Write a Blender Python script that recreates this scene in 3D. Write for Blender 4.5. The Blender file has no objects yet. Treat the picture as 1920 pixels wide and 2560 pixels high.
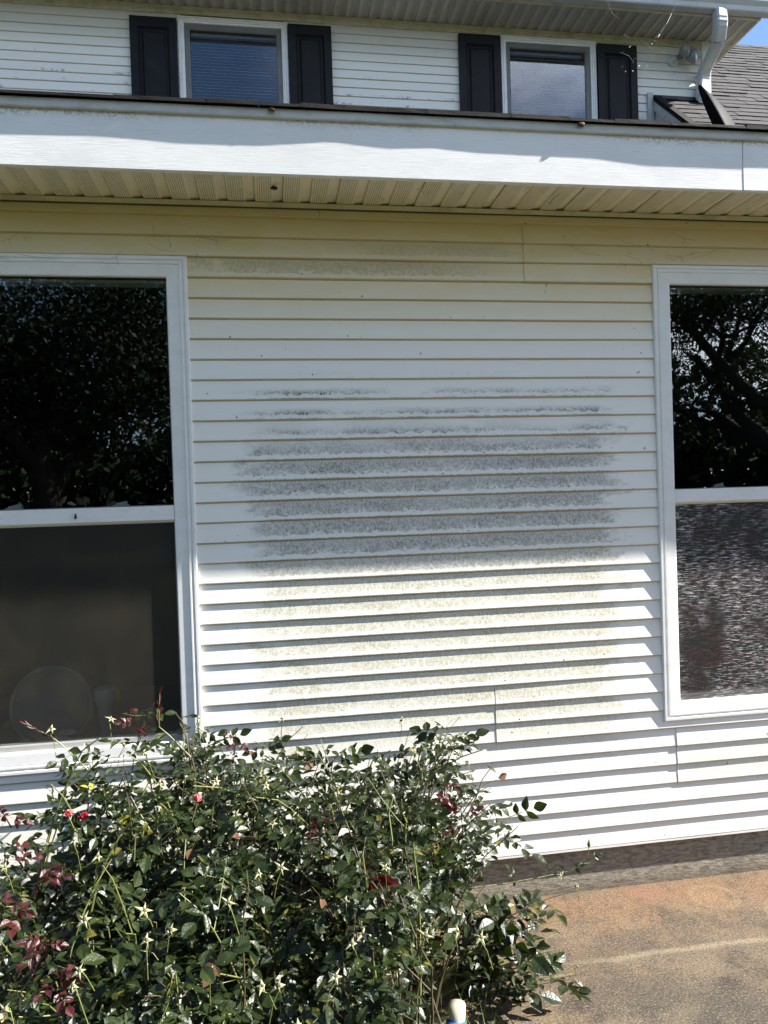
import bpy, math, random
from mathutils import Vector, Matrix, Euler, noise as mnoise

# ------------------------------------------------------------------ camera, sky, sun, exposure
S = bpy.context.scene
C = S.collection
cam_data = bpy.data.cameras.new('camera')
cam = bpy.data.objects.new('camera', cam_data); C.objects.link(cam)
cam_data.sensor_fit = 'VERTICAL'; cam_data.sensor_height = 24.0; cam_data.lens = 1850 / 2560 * 24.0
cam_data.clip_start = 0.05; cam_data.clip_end = 2000
Rr = Vector((0.98769, -0.15313, -0.03209)); Uu = Vector((0.03397, 0.00968, 0.99938)); Ff = Vector((0.15272, 0.98816, -0.01476))
cam.matrix_world = Matrix(((Rr.x, Uu.x, -Ff.x, 0.0), (Rr.y, Uu.y, -Ff.y, -2.837), (Rr.z, Uu.z, -Ff.z, 1.62), (0, 0, 0, 1)))
S.camera = cam

SUN = Vector((5.8, -1.0, 4.95)).normalized()
sun_el = math.asin(SUN.z); sun_az = math.atan2(SUN.x, SUN.y)
world = bpy.data.worlds.new('World'); S.world = world; world.use_nodes = True
wn = world.node_tree; wn.nodes.clear()
wo = wn.nodes.new('ShaderNodeOutputWorld'); bg = wn.nodes.new('ShaderNodeBackground'); sky = wn.nodes.new('ShaderNodeTexSky')
sky.sky_type = 'NISHITA'; sky.sun_disc = False; sky.sun_elevation = sun_el; sky.sun_rotation = sun_az
sky.air_density = 1.0; sky.dust_density = 0.0; sky.ozone_density = 3.0
tc = wn.nodes.new('ShaderNodeTexCoord'); mp = wn.nodes.new('ShaderNodeMapping'); mp.inputs['Scale'].default_value = (1, 1, 2.6)
mp.inputs['Location'].default_value = (5.1, 2.4, 0.3)
cn = wn.nodes.new('ShaderNodeTexNoise'); cn.inputs['Scale'].default_value = 2.3; cn.inputs['Detail'].default_value = 9; cn.inputs['Roughness'].default_value = 0.55
cr = wn.nodes.new('ShaderNodeValToRGB'); cr.color_ramp.elements[0].position = 0.42; cr.color_ramp.elements[1].position = 0.62
cmx = wn.nodes.new('ShaderNodeMixRGB'); cmx.inputs[2].default_value = (11.0, 11.6, 12.5, 1)
wn.links.new(tc.outputs['Generated'], mp.inputs[0]); wn.links.new(mp.outputs[0], cn.inputs['Vector'])
wn.links.new(cn.outputs['Fac'], cr.inputs[0]); 
sx = wn.nodes.new('ShaderNodeSeparateXYZ'); wn.links.new(tc.outputs['Generated'], sx.inputs[0])
my = wn.nodes.new('ShaderNodeMath'); my.operation = 'MULTIPLY_ADD'; my.inputs[1].default_value = -0.35; wn.links.new(sx.outputs[1], my.inputs[0]); wn.links.new(sx.outputs[0], my.inputs[2])
mr = wn.nodes.new('ShaderNodeMapRange'); mr.interpolation_type = 'SMOOTHSTEP'; mr.inputs[1].default_value = 0.28; mr.inputs[2].default_value = 0.52; wn.links.new(my.outputs[0], mr.inputs[0])
mm = wn.nodes.new('ShaderNodeMath'); mm.operation = 'MULTIPLY'; wn.links.new(cr.outputs[0], mm.inputs[0]); wn.links.new(mr.outputs[0], mm.inputs[1])
wn.links.new(mm.outputs[0], cmx.inputs[0])
wn.links.new(sky.outputs[0], cmx.inputs[1]); wn.links.new(cmx.outputs[0], bg.inputs[0]); wn.links.new(bg.outputs[0], wo.inputs[0])
bg.inputs[1].default_value = 0.062

sd = bpy.data.lights.new('sun', 'SUN'); sd.energy = 5.0; sd.angle = math.radians(0.53); sd.color = (1.0, 0.955, 0.88)
so = bpy.data.objects.new('sun', sd); C.objects.link(so); so.location = (30, -5, 30)
so.rotation_euler = SUN.to_track_quat('Z', 'Y').to_euler()

S.view_settings.view_transform = 'Standard'; S.view_settings.look = 'None'; S.view_settings.gamma = 1.0
S.view_settings.exposure = 1.90; S.view_settings.use_curve_mapping = False
S.render.engine = 'CYCLES'
S.cycles.use_denoising = True
S.cycles.max_bounces = 8; S.cycles.diffuse_bounces = 4; S.cycles.glossy_bounces = 4
S.cycles.transmission_bounces = 4; S.cycles.transparent_max_bounces = 12
S.cycles.sample_clamp_indirect = 6.0

rnd = random.Random(7)

# ------------------------------------------------------------------ node helper
class NT:
    def __init__(s, name):
        s.m = bpy.data.materials.new(name); s.m.use_nodes = True
        s.t = s.m.node_tree; s.t.nodes.clear()
        s.out = s.t.nodes.new('ShaderNodeOutputMaterial')
    def N(s, ty): return s.t.nodes.new(ty)
    def put(s, sock, v):
        if isinstance(v, bpy.types.NodeSocket): s.t.links.new(v, sock)
        elif isinstance(v, (tuple, list)):
            sock.default_value = (tuple(v) + (1,))[:4] if sock.type == 'RGBA' else v
        else: sock.default_value = v
    def m_(s, op, a, b=0.0, c=0.0, clamp=False):
        n = s.N('ShaderNodeMath'); n.operation = op; n.use_clamp = clamp
        for i, v in enumerate((a, b, c)):
            s.put(n.inputs[i], v)
        return n.outputs[0]
    def add(s, a, b): return s.m_('ADD', a, b)
    def sub(s, a, b): return s.m_('SUBTRACT', a, b)
    def mul(s, a, b): return s.m_('MULTIPLY', a, b)
    def ramp(s, v, a, b, x=0.0, y=1.0):       # smooth map of v from a..b to x..y
        n = s.N('ShaderNodeMapRange'); n.interpolation_type = 'SMOOTHSTEP'
        if a > b: a, b, x, y = b, a, y, x
        s.put(n.inputs[0], v); n.inputs[1].default_value = a; n.inputs[2].default_value = b
        n.inputs[3].default_value = x; n.inputs[4].default_value = y
        return n.outputs[0]
    def pos(s):
        g = s.N('ShaderNodeNewGeometry'); x = s.N('ShaderNodeSeparateXYZ'); s.t.links.new(g.outputs['Position'], x.inputs[0])
        return g.outputs['Position'], x.outputs[0], x.outputs[1], x.outputs[2]
    def vscale(s, v, sc, loc=(0, 0, 0)):
        n = s.N('ShaderNodeMapping'); s.put(n.inputs[0], v); n.inputs['Scale'].default_value = sc; n.inputs['Location'].default_value = loc
        return n.outputs[0]
    def noise(s, v, sc, det=3.0, rough=0.5, dist=0.0, col=False):
        n = s.N('ShaderNodeTexNoise'); s.put(n.inputs['Vector'], v); n.inputs['Scale'].default_value = sc
        n.inputs['Detail'].default_value = det; n.inputs['Roughness'].default_value = rough; n.inputs['Distortion'].default_value = dist
        return n.outputs['Color' if col else 'Fac']
    def mix(s, f, a, b, mode='MIX'):
        n = s.N('ShaderNodeMixRGB'); n.blend_type = mode; s.put(n.inputs[0], f); s.put(n.inputs[1], a); s.put(n.inputs[2], b)
        return n.outputs[0]
    def bump(s, h, strength=0.3, dist=0.01, nrm=None):
        n = s.N('ShaderNodeBump'); n.inputs['Strength'].default_value = strength; n.inputs['Distance'].default_value = dist
        s.put(n.inputs['Height'], h)
        if nrm is not None: s.put(n.inputs['Normal'], nrm)
        return n.outputs[0]
    def bsdf(s, col, rough=0.5, spec=0.5, metal=0.0, nrm=None, **kw):
        n = s.N('ShaderNodeBsdfPrincipled'); s.put(n.inputs['Base Color'], col); s.put(n.inputs['Roughness'], rough)
        s.put(n.inputs['Specular IOR Level'], spec); s.put(n.inputs['Metallic'], metal)
        if nrm is not None: s.put(n.inputs['Normal'], nrm)
        for k, v in kw.items(): s.put(n.inputs[k.replace('_', ' ')], v)
        return n.outputs[0]
    def done(s, sh):
        s.t.links.new(sh, s.out.inputs[0]); return s.m

LAP = 0.0762; LAP0 = 2.4757; ULAP0 = 5.500; UY = 3.55

# ------------------------------------------------------------------ materials
def siding_material():
    n = NT('white_vinyl_siding'); P, x, y, z = n.pos()
    t = n.m_('FRACT', n.m_('DIVIDE', n.sub(z, LAP0), LAP))            # 0 at the butt, 1 at the top of a lap
    edge = n.mul(n.sub(n.noise(n.vscale(P, (5, 1, 13)), 1.0, 5.0, 0.7), 0.5), 0.62)
    xe = n.add(x, edge); ze = n.add(z, n.mul(edge, 0.12))
    left = n.ramp(xe, -0.13, 0.03); right = n.ramp(xe, 1.43, 1.32)
    vert = n.mul(n.ramp(ze, 2.13, 2.04, 0.0, 1.0), n.ramp(ze, 0.42, 0.80, 0.0, 1.0))
    M = n.mul(n.mul(left, right), vert)
    # near the top only the lower part of each lap is stained
    tops = n.ramp(z, 1.98, 1.78)
    low = n.mul(n.ramp(t, 0.12, 0.62, 1.0, 0.0), 1.5)
    prof = n.add(n.mul(low, n.sub(1.0, tops)), n.mul(n.ramp(t, 0.60, 1.0, 1.0, 0.78), tops))
    patch = n.ramp(n.noise(n.vscale(P, (3.2, 1, 10)), 1.0, 4.0, 0.65), 0.36, 0.58)
    patch = n.m_('MAXIMUM', patch, n.mul(tops, n.add(0.45, n.mul(n.noise(n.vscale(P, (2.2, 1, 7), (6, 0, 0)), 1.0, 4.0, 0.7), 0.85))))
    sp1 = n.ramp(n.noise(n.vscale(P, (1.2, 1, 0.8)), 105.0, 4.0, 0.85), 0.40, 0.62)
    sp2 = n.ramp(n.noise(n.vscale(P, (1, 1, 1)), 300.0, 2.0, 0.6), 0.40, 0.66)
    spk = n.add(n.mul(sp1, 0.62), n.mul(sp2, 0.38))
    spk = n.add(n.mul(spk, 0.80), 0.30)
    # snail trails: contour lines of a distorted noise, mostly along the bottom of each lap
    def trail(sc, gate, w, loc):
        v = n.vscale(P, (1, 0.0, 1.25), loc)
        a = n.noise(v, sc, 2.0, 0.55, 0.9)
        return n.mul(n.ramp(n.m_('ABSOLUTE', n.sub(a, 0.5)), w, w * 0.45), gate)
    g1 = n.ramp(n.noise(n.vscale(P, (1, 0, 1.6), (4, 0, 2)), 7.0, 2.0), 0.42, 0.56)
    lowt = n.ramp(t, 0.55, 0.12)
    tr = n.m_('MAXIMUM', trail(18.0, n.mul(g1, n.ramp(t, 0.62, 0.25)), 0.036, (1, 0, 5)), trail(42.0, n.mul(lowt, n.ramp(n.noise(P, 5.0, 1.0), 0.40, 0.52)), 0.040, (7, 0, 3)))
    strip = n.mul(n.ramp(t, 0.02, 0.06), n.ramp(n.add(t, n.mul(n.noise(n.vscale(P, (30, 0, 6)), 1.0, 5.0, 0.75), -0.62)), -0.06, -0.12))
    tr = n.m_('MAXIMUM', tr, n.mul(strip, 0.95))
    dirt = n.m_('MULTIPLY', n.mul(n.mul(M, prof), n.mul(patch, spk)), n.sub(1.0, n.mul(tr, 0.95)), clamp=True)
    sun_pale = n.ramp(z, 1.48, 1.24)                                     # growth painted paler and greener where sun reaches below the eave shadow
    dirt = n.mul(dirt, n.add(n.mul(sun_pale, 0.0), 0.92))
    moldcol = n.mix(sun_pale, (0.135, 0.132, 0.108), (0.33, 0.31, 0.19))
    # thin algae at the right under the window
    M2 = n.mul(n.mul(n.ramp(xe, 1.50, 1.72), n.ramp(ze, 0.60, 0.54)), n.mul(n.ramp(ze, 0.38, 0.46), n.mul(spk, 0.4)))
    M3 = n.mul(n.mul(n.ramp(x, -0.35, -0.5), n.ramp(ze, 0.68, 0.5)), n.mul(spk, 0.25))
    # warm ground bounce under the eave painted in, with some pollen
    bounce_film = n.mul(n.ramp(n.add(z, n.mul(edge, 0.10)), 2.12, 2.56), n.add(0.55, n.mul(n.noise(n.vscale(P, (5, 1, 14)), 1.0, 5.0, 0.7), 0.8)))
    bounce_film = n.mul(bounce_film, n.ramp(z, 3.2, 3.0))
    haze = n.mul(n.noise(n.vscale(P, (4, 4, 12)), 1.0, 5.0, 0.7), 0.16)
    col = n.mix(haze, (0.84, 0.82, 0.765), (0.62, 0.605, 0.55))
    col = n.mix(n.m_('MULTIPLY', bounce_film, 0.85, clamp=True), col, (0.64, 0.51, 0.235))
    tr_up = n.mul(trail(9.0, n.ramp(n.noise(n.vscale(P, (1, 0, 1), (9, 0, 1)), 3.0, 1.0), 0.50, 0.58), 0.012, (3, 0, 9)), n.mul(n.ramp(z, 2.36, 2.42), n.ramp(z, 3.2, 3.0)))
    low_up = n.mul(tr, n.mul(n.ramp(z, 2.40, 2.46), n.ramp(z, 2.58, 2.54)))
    col = n.mix(n.mul(n.m_('MAXIMUM', tr_up, low_up), 0.45), col, (0.66, 0.63, 0.50))
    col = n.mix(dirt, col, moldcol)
    col = n.mix(n.m_('MAXIMUM', M2, M3), col, (0.40, 0.41, 0.22))
    # black mould streaks upstairs, low on the laps
    tu = n.m_('FRACT', n.m_('DIVIDE', n.sub(z, ULAP0), LAP))
    up = n.mul(n.ramp(z, 4.2, 4.3), n.mul(n.ramp(tu, 0.42, 0.08), n.ramp(z, 5.33, 5.22)))
    pu = n.ramp(n.noise(n.vscale(P, (2.4, 1, 6), (2, 0, 0)), 1.0, 3.0, 0.6), 0.50, 0.62)
    pu2 = n.ramp(n.noise(P, 40.0, 3.0, 0.7), 0.42, 0.60)
    col = n.mix(n.mul(n.mul(up, pu), n.mul(pu2, 0.85)), col, (0.10, 0.10, 0.09))
    # duller, yellower towards the upper eave
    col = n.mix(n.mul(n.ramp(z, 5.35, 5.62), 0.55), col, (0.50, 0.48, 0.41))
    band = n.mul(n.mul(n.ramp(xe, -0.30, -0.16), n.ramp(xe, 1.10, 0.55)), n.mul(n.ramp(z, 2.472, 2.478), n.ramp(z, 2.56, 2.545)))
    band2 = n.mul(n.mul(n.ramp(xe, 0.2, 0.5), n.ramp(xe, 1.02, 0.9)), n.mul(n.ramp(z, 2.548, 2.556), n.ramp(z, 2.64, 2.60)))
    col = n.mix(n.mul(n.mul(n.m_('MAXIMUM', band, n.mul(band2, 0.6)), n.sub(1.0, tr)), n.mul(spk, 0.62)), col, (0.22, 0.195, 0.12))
    # shade and warm bounce painted onto the lip under every lap, with grime
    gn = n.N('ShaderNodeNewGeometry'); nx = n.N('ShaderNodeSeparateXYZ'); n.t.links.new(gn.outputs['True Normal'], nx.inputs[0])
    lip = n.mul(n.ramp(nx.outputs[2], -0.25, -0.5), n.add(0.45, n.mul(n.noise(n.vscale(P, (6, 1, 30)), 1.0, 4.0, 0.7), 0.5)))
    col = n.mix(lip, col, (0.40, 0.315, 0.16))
    # specks
    fl = n.ramp(n.noise(P, 60.0, 1.0, 0.3), 0.80, 0.83)
    col = n.mix(fl, col, (0.10, 0.08, 0.05))
    grain = n.noise(n.vscale(P, (14, 60, 320)), 1.0, 4.0, 0.6)
    b = n.bump(grain, 0.22, 0.0012)
    b = n.bump(n.noise(n.vscale(P, (2, 1, 5)), 1.0, 2.0), 0.25, 0.006, b)
    return n.done(n.bsdf(col, n.add(0.42, n.mul(dirt, 0.4)), 0.35, nrm=b))

def painted(name, col, rough=0.4, dirt=0.25, dcol=(0.35, 0.33, 0.26), sc=6.0, spec=0.4, stretch=(1, 1, 1), grain=0.0):
    n = NT(name); P, x, y, z = n.pos()
    a = n.ramp(n.noise(n.vscale(P, stretch), sc, 6.0, 0.68), 0.42, 0.75)
    c = n.mix(n.mul(a, dirt), col, dcol)
    f = n.ramp(n.noise(P, 90.0, 2.0, 0.6), 0.70, 0.76)
    c = n.mix(n.mul(f, dirt), c, (0.10, 0.09, 0.07))
    b = n.bump(n.noise(P, 180.0, 3.0), 0.08, 0.002)
    if grain: b = n.bump(n.noise(n.vscale(P, (7, 50, 150), (0, 0, 0)), 1.0, 4.0, 0.65, 0.6), grain, 0.002, b)
    return n.done(n.bsdf(c, rough, spec, nrm=b))

def fascia_material():
    n = NT('white_aluminium_fascia'); P, x, y, z = n.pos()
    wav = n.noise(n.vscale(P, (5, 1, 3)), 1.0, 2.0)
    v = n.N('ShaderNodeCombineXYZ'); n.put(v.inputs[0], n.mul(x, 12.0)); n.put(v.inputs[1], 0.0); n.put(v.inputs[2], n.mul(n.add(z, n.mul(wav, 0.012)), 330.0))
    g = n.noise(v.outputs[0], 1.0, 3.0, 0.6, 0.4)
    c = n.mix(n.mul(n.ramp(g, 0.35, 0.62), 0.30), (0.80, 0.80, 0.795), (0.60, 0.605, 0.605))
    st = n.mul(n.ramp(n.add(z, n.mul(n.noise(n.vscale(P, (3, 1, 9)), 1.0, 5.0, 0.6), 0.06)), 2.925, 2.955), n.ramp(n.noise(n.vscale(P, (1.6, 1, 1)), 1.0, 3.0), 0.45, 0.60))
    sp = n.ramp(n.noise(P, 110.0, 3.0, 0.7), 0.42, 0.62)
    c = n.mix(n.mul(st, n.mul(sp, 0.6)), c, (0.13, 0.14, 0.14))
    c = n.mix(n.mul(n.ramp(n.noise(n.vscale(P, (2.5, 1, 7)), 1.0, 5.0, 0.7), 0.45, 0.75), 0.22), c, (0.42, 0.43, 0.44))
    b = n.bump(g, 0.35, 0.0015)
    b = n.bump(n.noise(n.vscale(P, (1.6, 1, 3)), 1.0, 2.0), 0.35, 0.012, b)
    return n.done(n.bsdf(c, 0.42, 0.4, nrm=b))

def soffit_material(name, z0, x0, yellow, pitch=0.1016):
    n = NT(name); P, x, y, z = n.pos()
    f = n.m_('FRACT', n.m_('DIVIDE', n.sub(x, x0), pitch))
    cell = 0.0078
    dx = n.sub(n.m_('FRACT', n.m_('DIVIDE', x, cell)), 0.5); dy = n.sub(n.m_('FRACT', n.m_('DIVIDE', y, cell * 1.25)), 0.5)
    r = n.m_('SQRT', n.add(n.mul(dx, dx), n.mul(n.mul(dy, dy), 0.7)))
    hole = n.mul(n.ramp(r, 0.28, 0.18), n.mul(n.m_('GREATER_THAN', f, 0.06), n.m_('LESS_THAN', f, 0.62)))
    c = n.mix(n.mul(n.ramp(n.noise(n.vscale(P, (9, 4, 1)), 1.0, 6.0, 0.7), 0.42, 0.74), 0.30), yellow, tuple(v * 0.55 for v in yellow))
    c = n.mix(n.mul(n.ramp(n.noise(n.vscale(P, (30, 8, 1)), 1.0, 4.0, 0.7), 0.60, 0.72), 0.5), c, (0.12, 0.10, 0.07))
    c = n.mix(n.mul(hole, 0.92), c, (0.02, 0.018, 0.012))
    return n.done(n.bsdf(c, 0.5, 0.3, nrm=n.bump(n.sub(1.0, hole), 0.4, 0.002)))

def glass_material(name, k=2.0, tint=(0.9, 0.93, 0.92), wav=0.02):
    n = NT(name); P, x, y, z = n.pos()
    fr = n.N('ShaderNodeFresnel'); fr.inputs[0].default_value = 1.52
    f = n.m_('MULTIPLY', fr.outputs[0], k, clamp=True)
    b = n.bump(n.noise(n.vscale(P, (1.1, 1, 2.2)), 1.0, 1.0), wav, 0.02)
    tr = n.N('ShaderNodeBsdfTransparent'); n.put(tr.inputs[0], tint)
    gl = n.N('ShaderNodeBsdfGlossy'); gl.inputs['Roughness'].default_value = 0.0; n.put(gl.inputs['Color'], (0.95, 0.97, 1.0)); n.put(gl.inputs['Normal'], b)
    mx = n.N('ShaderNodeMixShader'); n.put(mx.inputs[0], f); n.put(mx.inputs[1], tr.outputs[0]); n.put(mx.inputs[2], gl.outputs[0])
    return n.done(mx.outputs[0])

def screen_material(name, glint):
    n = NT(name); P, x, y, z = n.pos()
    tr = n.N('ShaderNodeBsdfTransparent')
    weave = n.noise(n.vscale(P, (260, 1, 260)), 1.0, 1.0)
    if glint:
        st = n.noise(n.vscale(P, (20, 1, 250)), 1.0, 4.0, 0.8, 0.4)
        big = n.noise(n.vscale(P, (3.2, 1, 3.6), (2, 0, 1)), 1.0, 3.0, 0.6)
        amt = n.mul(n.ramp(st, 0.50, 0.64), n.ramp(big, 0.34, 0.58, 0.10, 1.0))
        tcol = n.mix(n.ramp(n.noise(n.vscale(P, (5, 1, 9)), 1.0, 2.0), 0.45, 0.6), (0.042, 0.028, 0.027), (0.028, 0.031, 0.028))
        col = n.mix(amt, tcol, (0.72, 0.68, 0.70))  # sun glints on the wires, painted in as pale streaks
        alpha = n.add(0.50, n.mul(amt, 0.45))
    else:
        amt = n.ramp(weave, 0.3, 0.7)
        smd = n.ramp(n.noise(n.vscale(P, (6, 1, 5)), 1.0, 5.0, 0.65, 0.6), 0.35, 0.70)
        col = n.mix(amt, n.mix(smd, (0.030, 0.028, 0.025), (0.062, 0.052, 0.038)), n.mix(smd, (0.085, 0.080, 0.072), (0.125, 0.108, 0.080)))
        alpha = 0.25
    d = n.bsdf(col, 0.5, 0.4)
    mx = n.N('ShaderNodeMixShader'); n.put(mx.inputs[0], alpha); n.put(mx.inputs[1], tr.outputs[0]); n.put(mx.inputs[2], d)
    return n.done(mx.outputs[0])

def shingle_material(name='asphalt_shingle', base=(0.026, 0.025, 0.027)):
    n = NT(name); P, x, y, z = n.pos()
    oi = n.N('ShaderNodeObjectInfo')
    g = n.noise(P, 260.0, 2.0, 0.7)
    c = n.mix(n.ramp(g, 0.35, 0.65), tuple(v * 0.55 for v in base), tuple(v * 1.7 for v in base))
    c = n.mix(n.mul(n.ramp(n.noise(P, 5.0, 4.0), 0.4, 0.7), 0.30), c, tuple(v * 1.8 for v in base))
    c = n.mix(1.0, c, n.mix(oi.outputs['Random'], (0.75, 0.74, 0.76), (1.25, 1.22, 1.18)), 'MULTIPLY')
    return n.done(n.bsdf(c, 0.85, 0.3, nrm=n.bump(g, 0.6, 0.003)))

def concrete_patio():
    n = NT('stained_patio_concrete'); P, x, y, z = n.pos()
    big = n.noise(n.vscale(P, (1.4, 1.9, 1), (3, 1, 0)), 1.0, 5.0, 0.6)
    med = n.noise(P, 6.0, 6.0, 0.7)
    fine = n.noise(P, 135.0, 3.0, 0.85)
    mid2 = n.noise(P, 28.0, 5.0, 0.75)
    c = n.mix(n.ramp(big, 0.36, 0.60), (0.052, 0.044, 0.034), (0.126, 0.090, 0.056))
    orange = n.mul(n.ramp(y, -0.62, -0.02), n.ramp(n.noise(n.vscale(P, (2.3, 3, 1), (8, 2, 0)), 1.0, 4.0, 0.6), 0.34, 0.60))
    c = n.mix(n.mul(orange, 0.9), c, (0.157, 0.091, 0.049))
    dark = n.mul(n.ramp(med, 0.50, 0.66), n.ramp(y, 0.1, -0.35, 0.25, 0.9))
    c = n.mix(dark, c, (0.028, 0.022, 0.019))
    c = n.mix(n.mul(n.ramp(mid2, 0.50, 0.62), 0.45), c, (0.030, 0.025, 0.020))
    tan = n.mul(n.ramp(n.noise(n.vscale(P, (2.2, 3.0, 1), (1, 7, 0)), 1.0, 6.0, 0.75), 0.48, 0.62), 0.6)
    c = n.mix(tan, c, (0.127, 0.100, 0.069))
    blot = n.mul(n.ramp(y, 0.0, -0.25, 0.35, 1.0), n.ramp(n.noise(n.vscale(P, (3.0, 4.5, 1), (5, 3, 0)), 1.0, 7.0, 0.78), 0.50, 0.60))
    c = n.mix(n.mul(blot, 0.62), c, (0.058, 0.046, 0.036))
    # light crack or chalk line that wanders across the slab
    ln = n.add(n.add(y, 0.425), n.mul(n.sub(n.noise(n.vscale(P, (5, 0, 0)), 1.0, 3.0), 0.5), 0.05))
    line = n.mul(n.ramp(n.m_('ABSOLUTE', n.add(ln, n.mul(n.sub(mid2, 0.5), 0.03))), 0.022, 0.002), n.ramp(x, 0.85, 1.2))
    c = n.mix(n.mul(line, 0.55), c, (0.215, 0.179, 0.121))
    def ring(cx, cy, r, w):
        dx = n.sub(x, cx); dy = n.sub(y, cy); d = n.m_('SQRT', n.add(n.mul(dx, dx), n.mul(dy, dy)))
        return d, n.ramp(n.m_('ABSOLUTE', n.sub(d, r)), w, w * 0.2)
    d1, r1 = ring(1.70, -0.135, 0.085, 0.02)
    c = n.mix(n.mul(n.ramp(d1, 0.10, 0.03), 0.5), c, (0.198, 0.121, 0.060))
    c = n.mix(n.mul(r1, 0.45), c, (0.195, 0.138, 0.083))
    d2, r2 = ring(1.93, -0.30, 0.10, 0.016)
    c = n.mix(n.mul(r2, 0.5), c, (0.177, 0.132, 0.081))
    d3, r3 = ring(1.47, -0.05, 0.07, 0.02)
    c = n.mix(n.mul(n.ramp(d3, 0.12, 0.02), 0.45), c, (0.191, 0.088, 0.058))
    spk = n.ramp(fine, 0.55, 0.64)
    c = n.mix(n.mul(spk, 0.70), c, (0.216, 0.179, 0.131))
    c = n.mix(n.mul(n.ramp(fine, 0.48, 0.38), 0.8), c, (0.018, 0.015, 0.013))
    b = n.bump(fine, 0.55, 0.004); b = n.bump(mid2, 0.35, 0.006, b)
    return n.done(n.bsdf(c, 0.85, 0.25, nrm=b))

def foundation_material():
    n = NT('parged_foundation'); P, x, y, z = n.pos()
    cracks = n.noise(n.vscale(P, (22, 1, 75)), 1.0, 5.0, 0.8, 0.4)
    c = n.mix(n.ramp(cracks, 0.38, 0.62), (0.17, 0.148, 0.118), (0.35, 0.315, 0.255))
    c = n.mix(n.mul(n.ramp(z, 0.05, 0.0), 0.5), c, (0.10, 0.075, 0.05))
    c = n.mix(n.mul(n.ramp(n.noise(n.vscale(P, (3, 1, 2)), 1.0, 4.0), 0.5, 0.7), 0.4), c, (0.07, 0.06, 0.05))
    return n.done(n.bsdf(c, 0.9, 0.2, nrm=n.bump(cracks, 0.9, 0.008)))

def soil_material():
    n = NT('garden_soil'); P, x, y, z = n.pos()
    g = n.noise(P, 30.0, 6.0, 0.75)
    c = n.mix(n.ramp(g, 0.35, 0.65), (0.020, 0.014, 0.009), (0.13, 0.085, 0.05))
    return n.done(n.bsdf(c, 0.95, 0.1, nrm=n.bump(g, 1.0, 0.02)))

def lawn_material():
    n = NT('lawn'); P, x, y, z = n.pos()
    g = n.noise(P, 2.0, 6.0, 0.7); f = n.noise(P, 60.0, 3.0, 0.8)
    c = n.mix(n.ramp(g, 0.3, 0.7), (0.025, 0.042, 0.012), (0.055, 0.07, 0.022))
    c = n.mix(n.ramp(f, 0.5, 0.7), c, (0.10, 0.09, 0.04))
    return n.done(n.bsdf(c, 0.9, 0.1, nrm=n.bump(f, 0.8, 0.03)))

def leaf_material(name, c1, c2, rough=0.28, trans=(0.12, 0.22, 0.03), tf=0.16, spots=True):
    n = NT(name); P, x, y, z = n.pos()
    a = n.noise(P, 9.0, 3.0, 0.7)
    c = n.mix(n.ramp(a, 0.35, 0.65), c1, c2)
    if spots:
        c = n.mix(n.mul(n.ramp(n.noise(P, 13.0, 2.0, 0.5), 0.66, 0.72), 0.55), c, (0.16, 0.13, 0.02))
        c = n.mix(n.ramp(n.noise(P, 170.0, 1.0, 0.5), 0.76, 0.80), c, (0.30, 0.30, 0.20))
    g = n.N('ShaderNodeNewGeometry')
    under = tuple(min(1, v * 1.3 + 0.008) for v in c2)
    c = n.mix(n.mul(g.outputs['Backfacing'], 0.7), c, under)
    ro = n.add(rough, n.mul(g.outputs['Backfacing'], 0.3))
    b = n.bump(n.noise(P, 120.0, 3.0), 0.7, 0.0025)
    p = n.bsdf(c, ro, 0.34, nrm=b)
    t = n.N('ShaderNodeBsdfTranslucent'); n.put(t.inputs[0], trans)
    mx = n.N('ShaderNodeMixShader'); n.put(mx.inputs[0], tf); n.put(mx.inputs[1], p); n.put(mx.inputs[2], t.outputs[0])
    return n.done(mx.outputs[0])

def simple(name, col, rough=0.5, spec=0.4, metal=0.0, var=0.15, sc=25.0, bump=0.15):
    n = NT(name); P, x, y, z = n.pos()
    a = n.noise(P, sc, 4.0, 0.6)
    c = n.mix(a, tuple(v * (1 - var) for v in col), tuple(min(1, v * (1 + var)) for v in col))
    return n.done(n.bsdf(c, rough, spec, metal, nrm=n.bump(a, bump, 0.002)))

M = {}
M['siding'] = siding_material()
M['trim'] = painted('white_window_trim', (0.79, 0.785, 0.77), 0.38, 0.30, (0.50, 0.50, 0.46), 7.0, stretch=(1, 1, 2))
M['trim_old'] = painted('aged_cream_trim', (0.62, 0.57, 0.43), 0.5, 0.6, (0.30, 0.26, 0.17), 9.0)
M['trim_grey'] = painted('weathered_grey_trim', (0.50, 0.51, 0.50), 0.5, 0.5, (0.22, 0.22, 0.19), 6.0, stretch=(2, 1, 5))
M['fascia'] = fascia_material()
M['soffit'] = soffit_material('vented_soffit', 2.757, 0.392, (0.80, 0.745, 0.60))
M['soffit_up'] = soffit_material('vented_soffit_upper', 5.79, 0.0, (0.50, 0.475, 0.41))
M['glass'] = glass_material('window_glass', 2.2)
M['glass_up'] = glass_material('upper_window_glass', 1.3, (0.80, 0.84, 0.90))
M['screen_l'] = screen_material('insect_screen', False)
M['glass_low'] = glass_material('lower_window_glass', 0.5)
M['screen_r'] = screen_material('glinting_insect_screen', True)
M['shutter'] = painted('black_shutter_vinyl', (0.010, 0.010, 0.011), 0.5, 0.35, (0.03, 0.03, 0.03), 8.0, 0.18)
M['frame_dark'] = painted('grey_window_frame', (0.17, 0.17, 0.165), 0.5, 0.4, (0.08, 0.08, 0.08), 8.0)
M['blind'] = simple('blind_slats', (0.60, 0.62, 0.66), 0.5, 0.3, var=0.05)
M['shingle'] = shingle_material()
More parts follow.
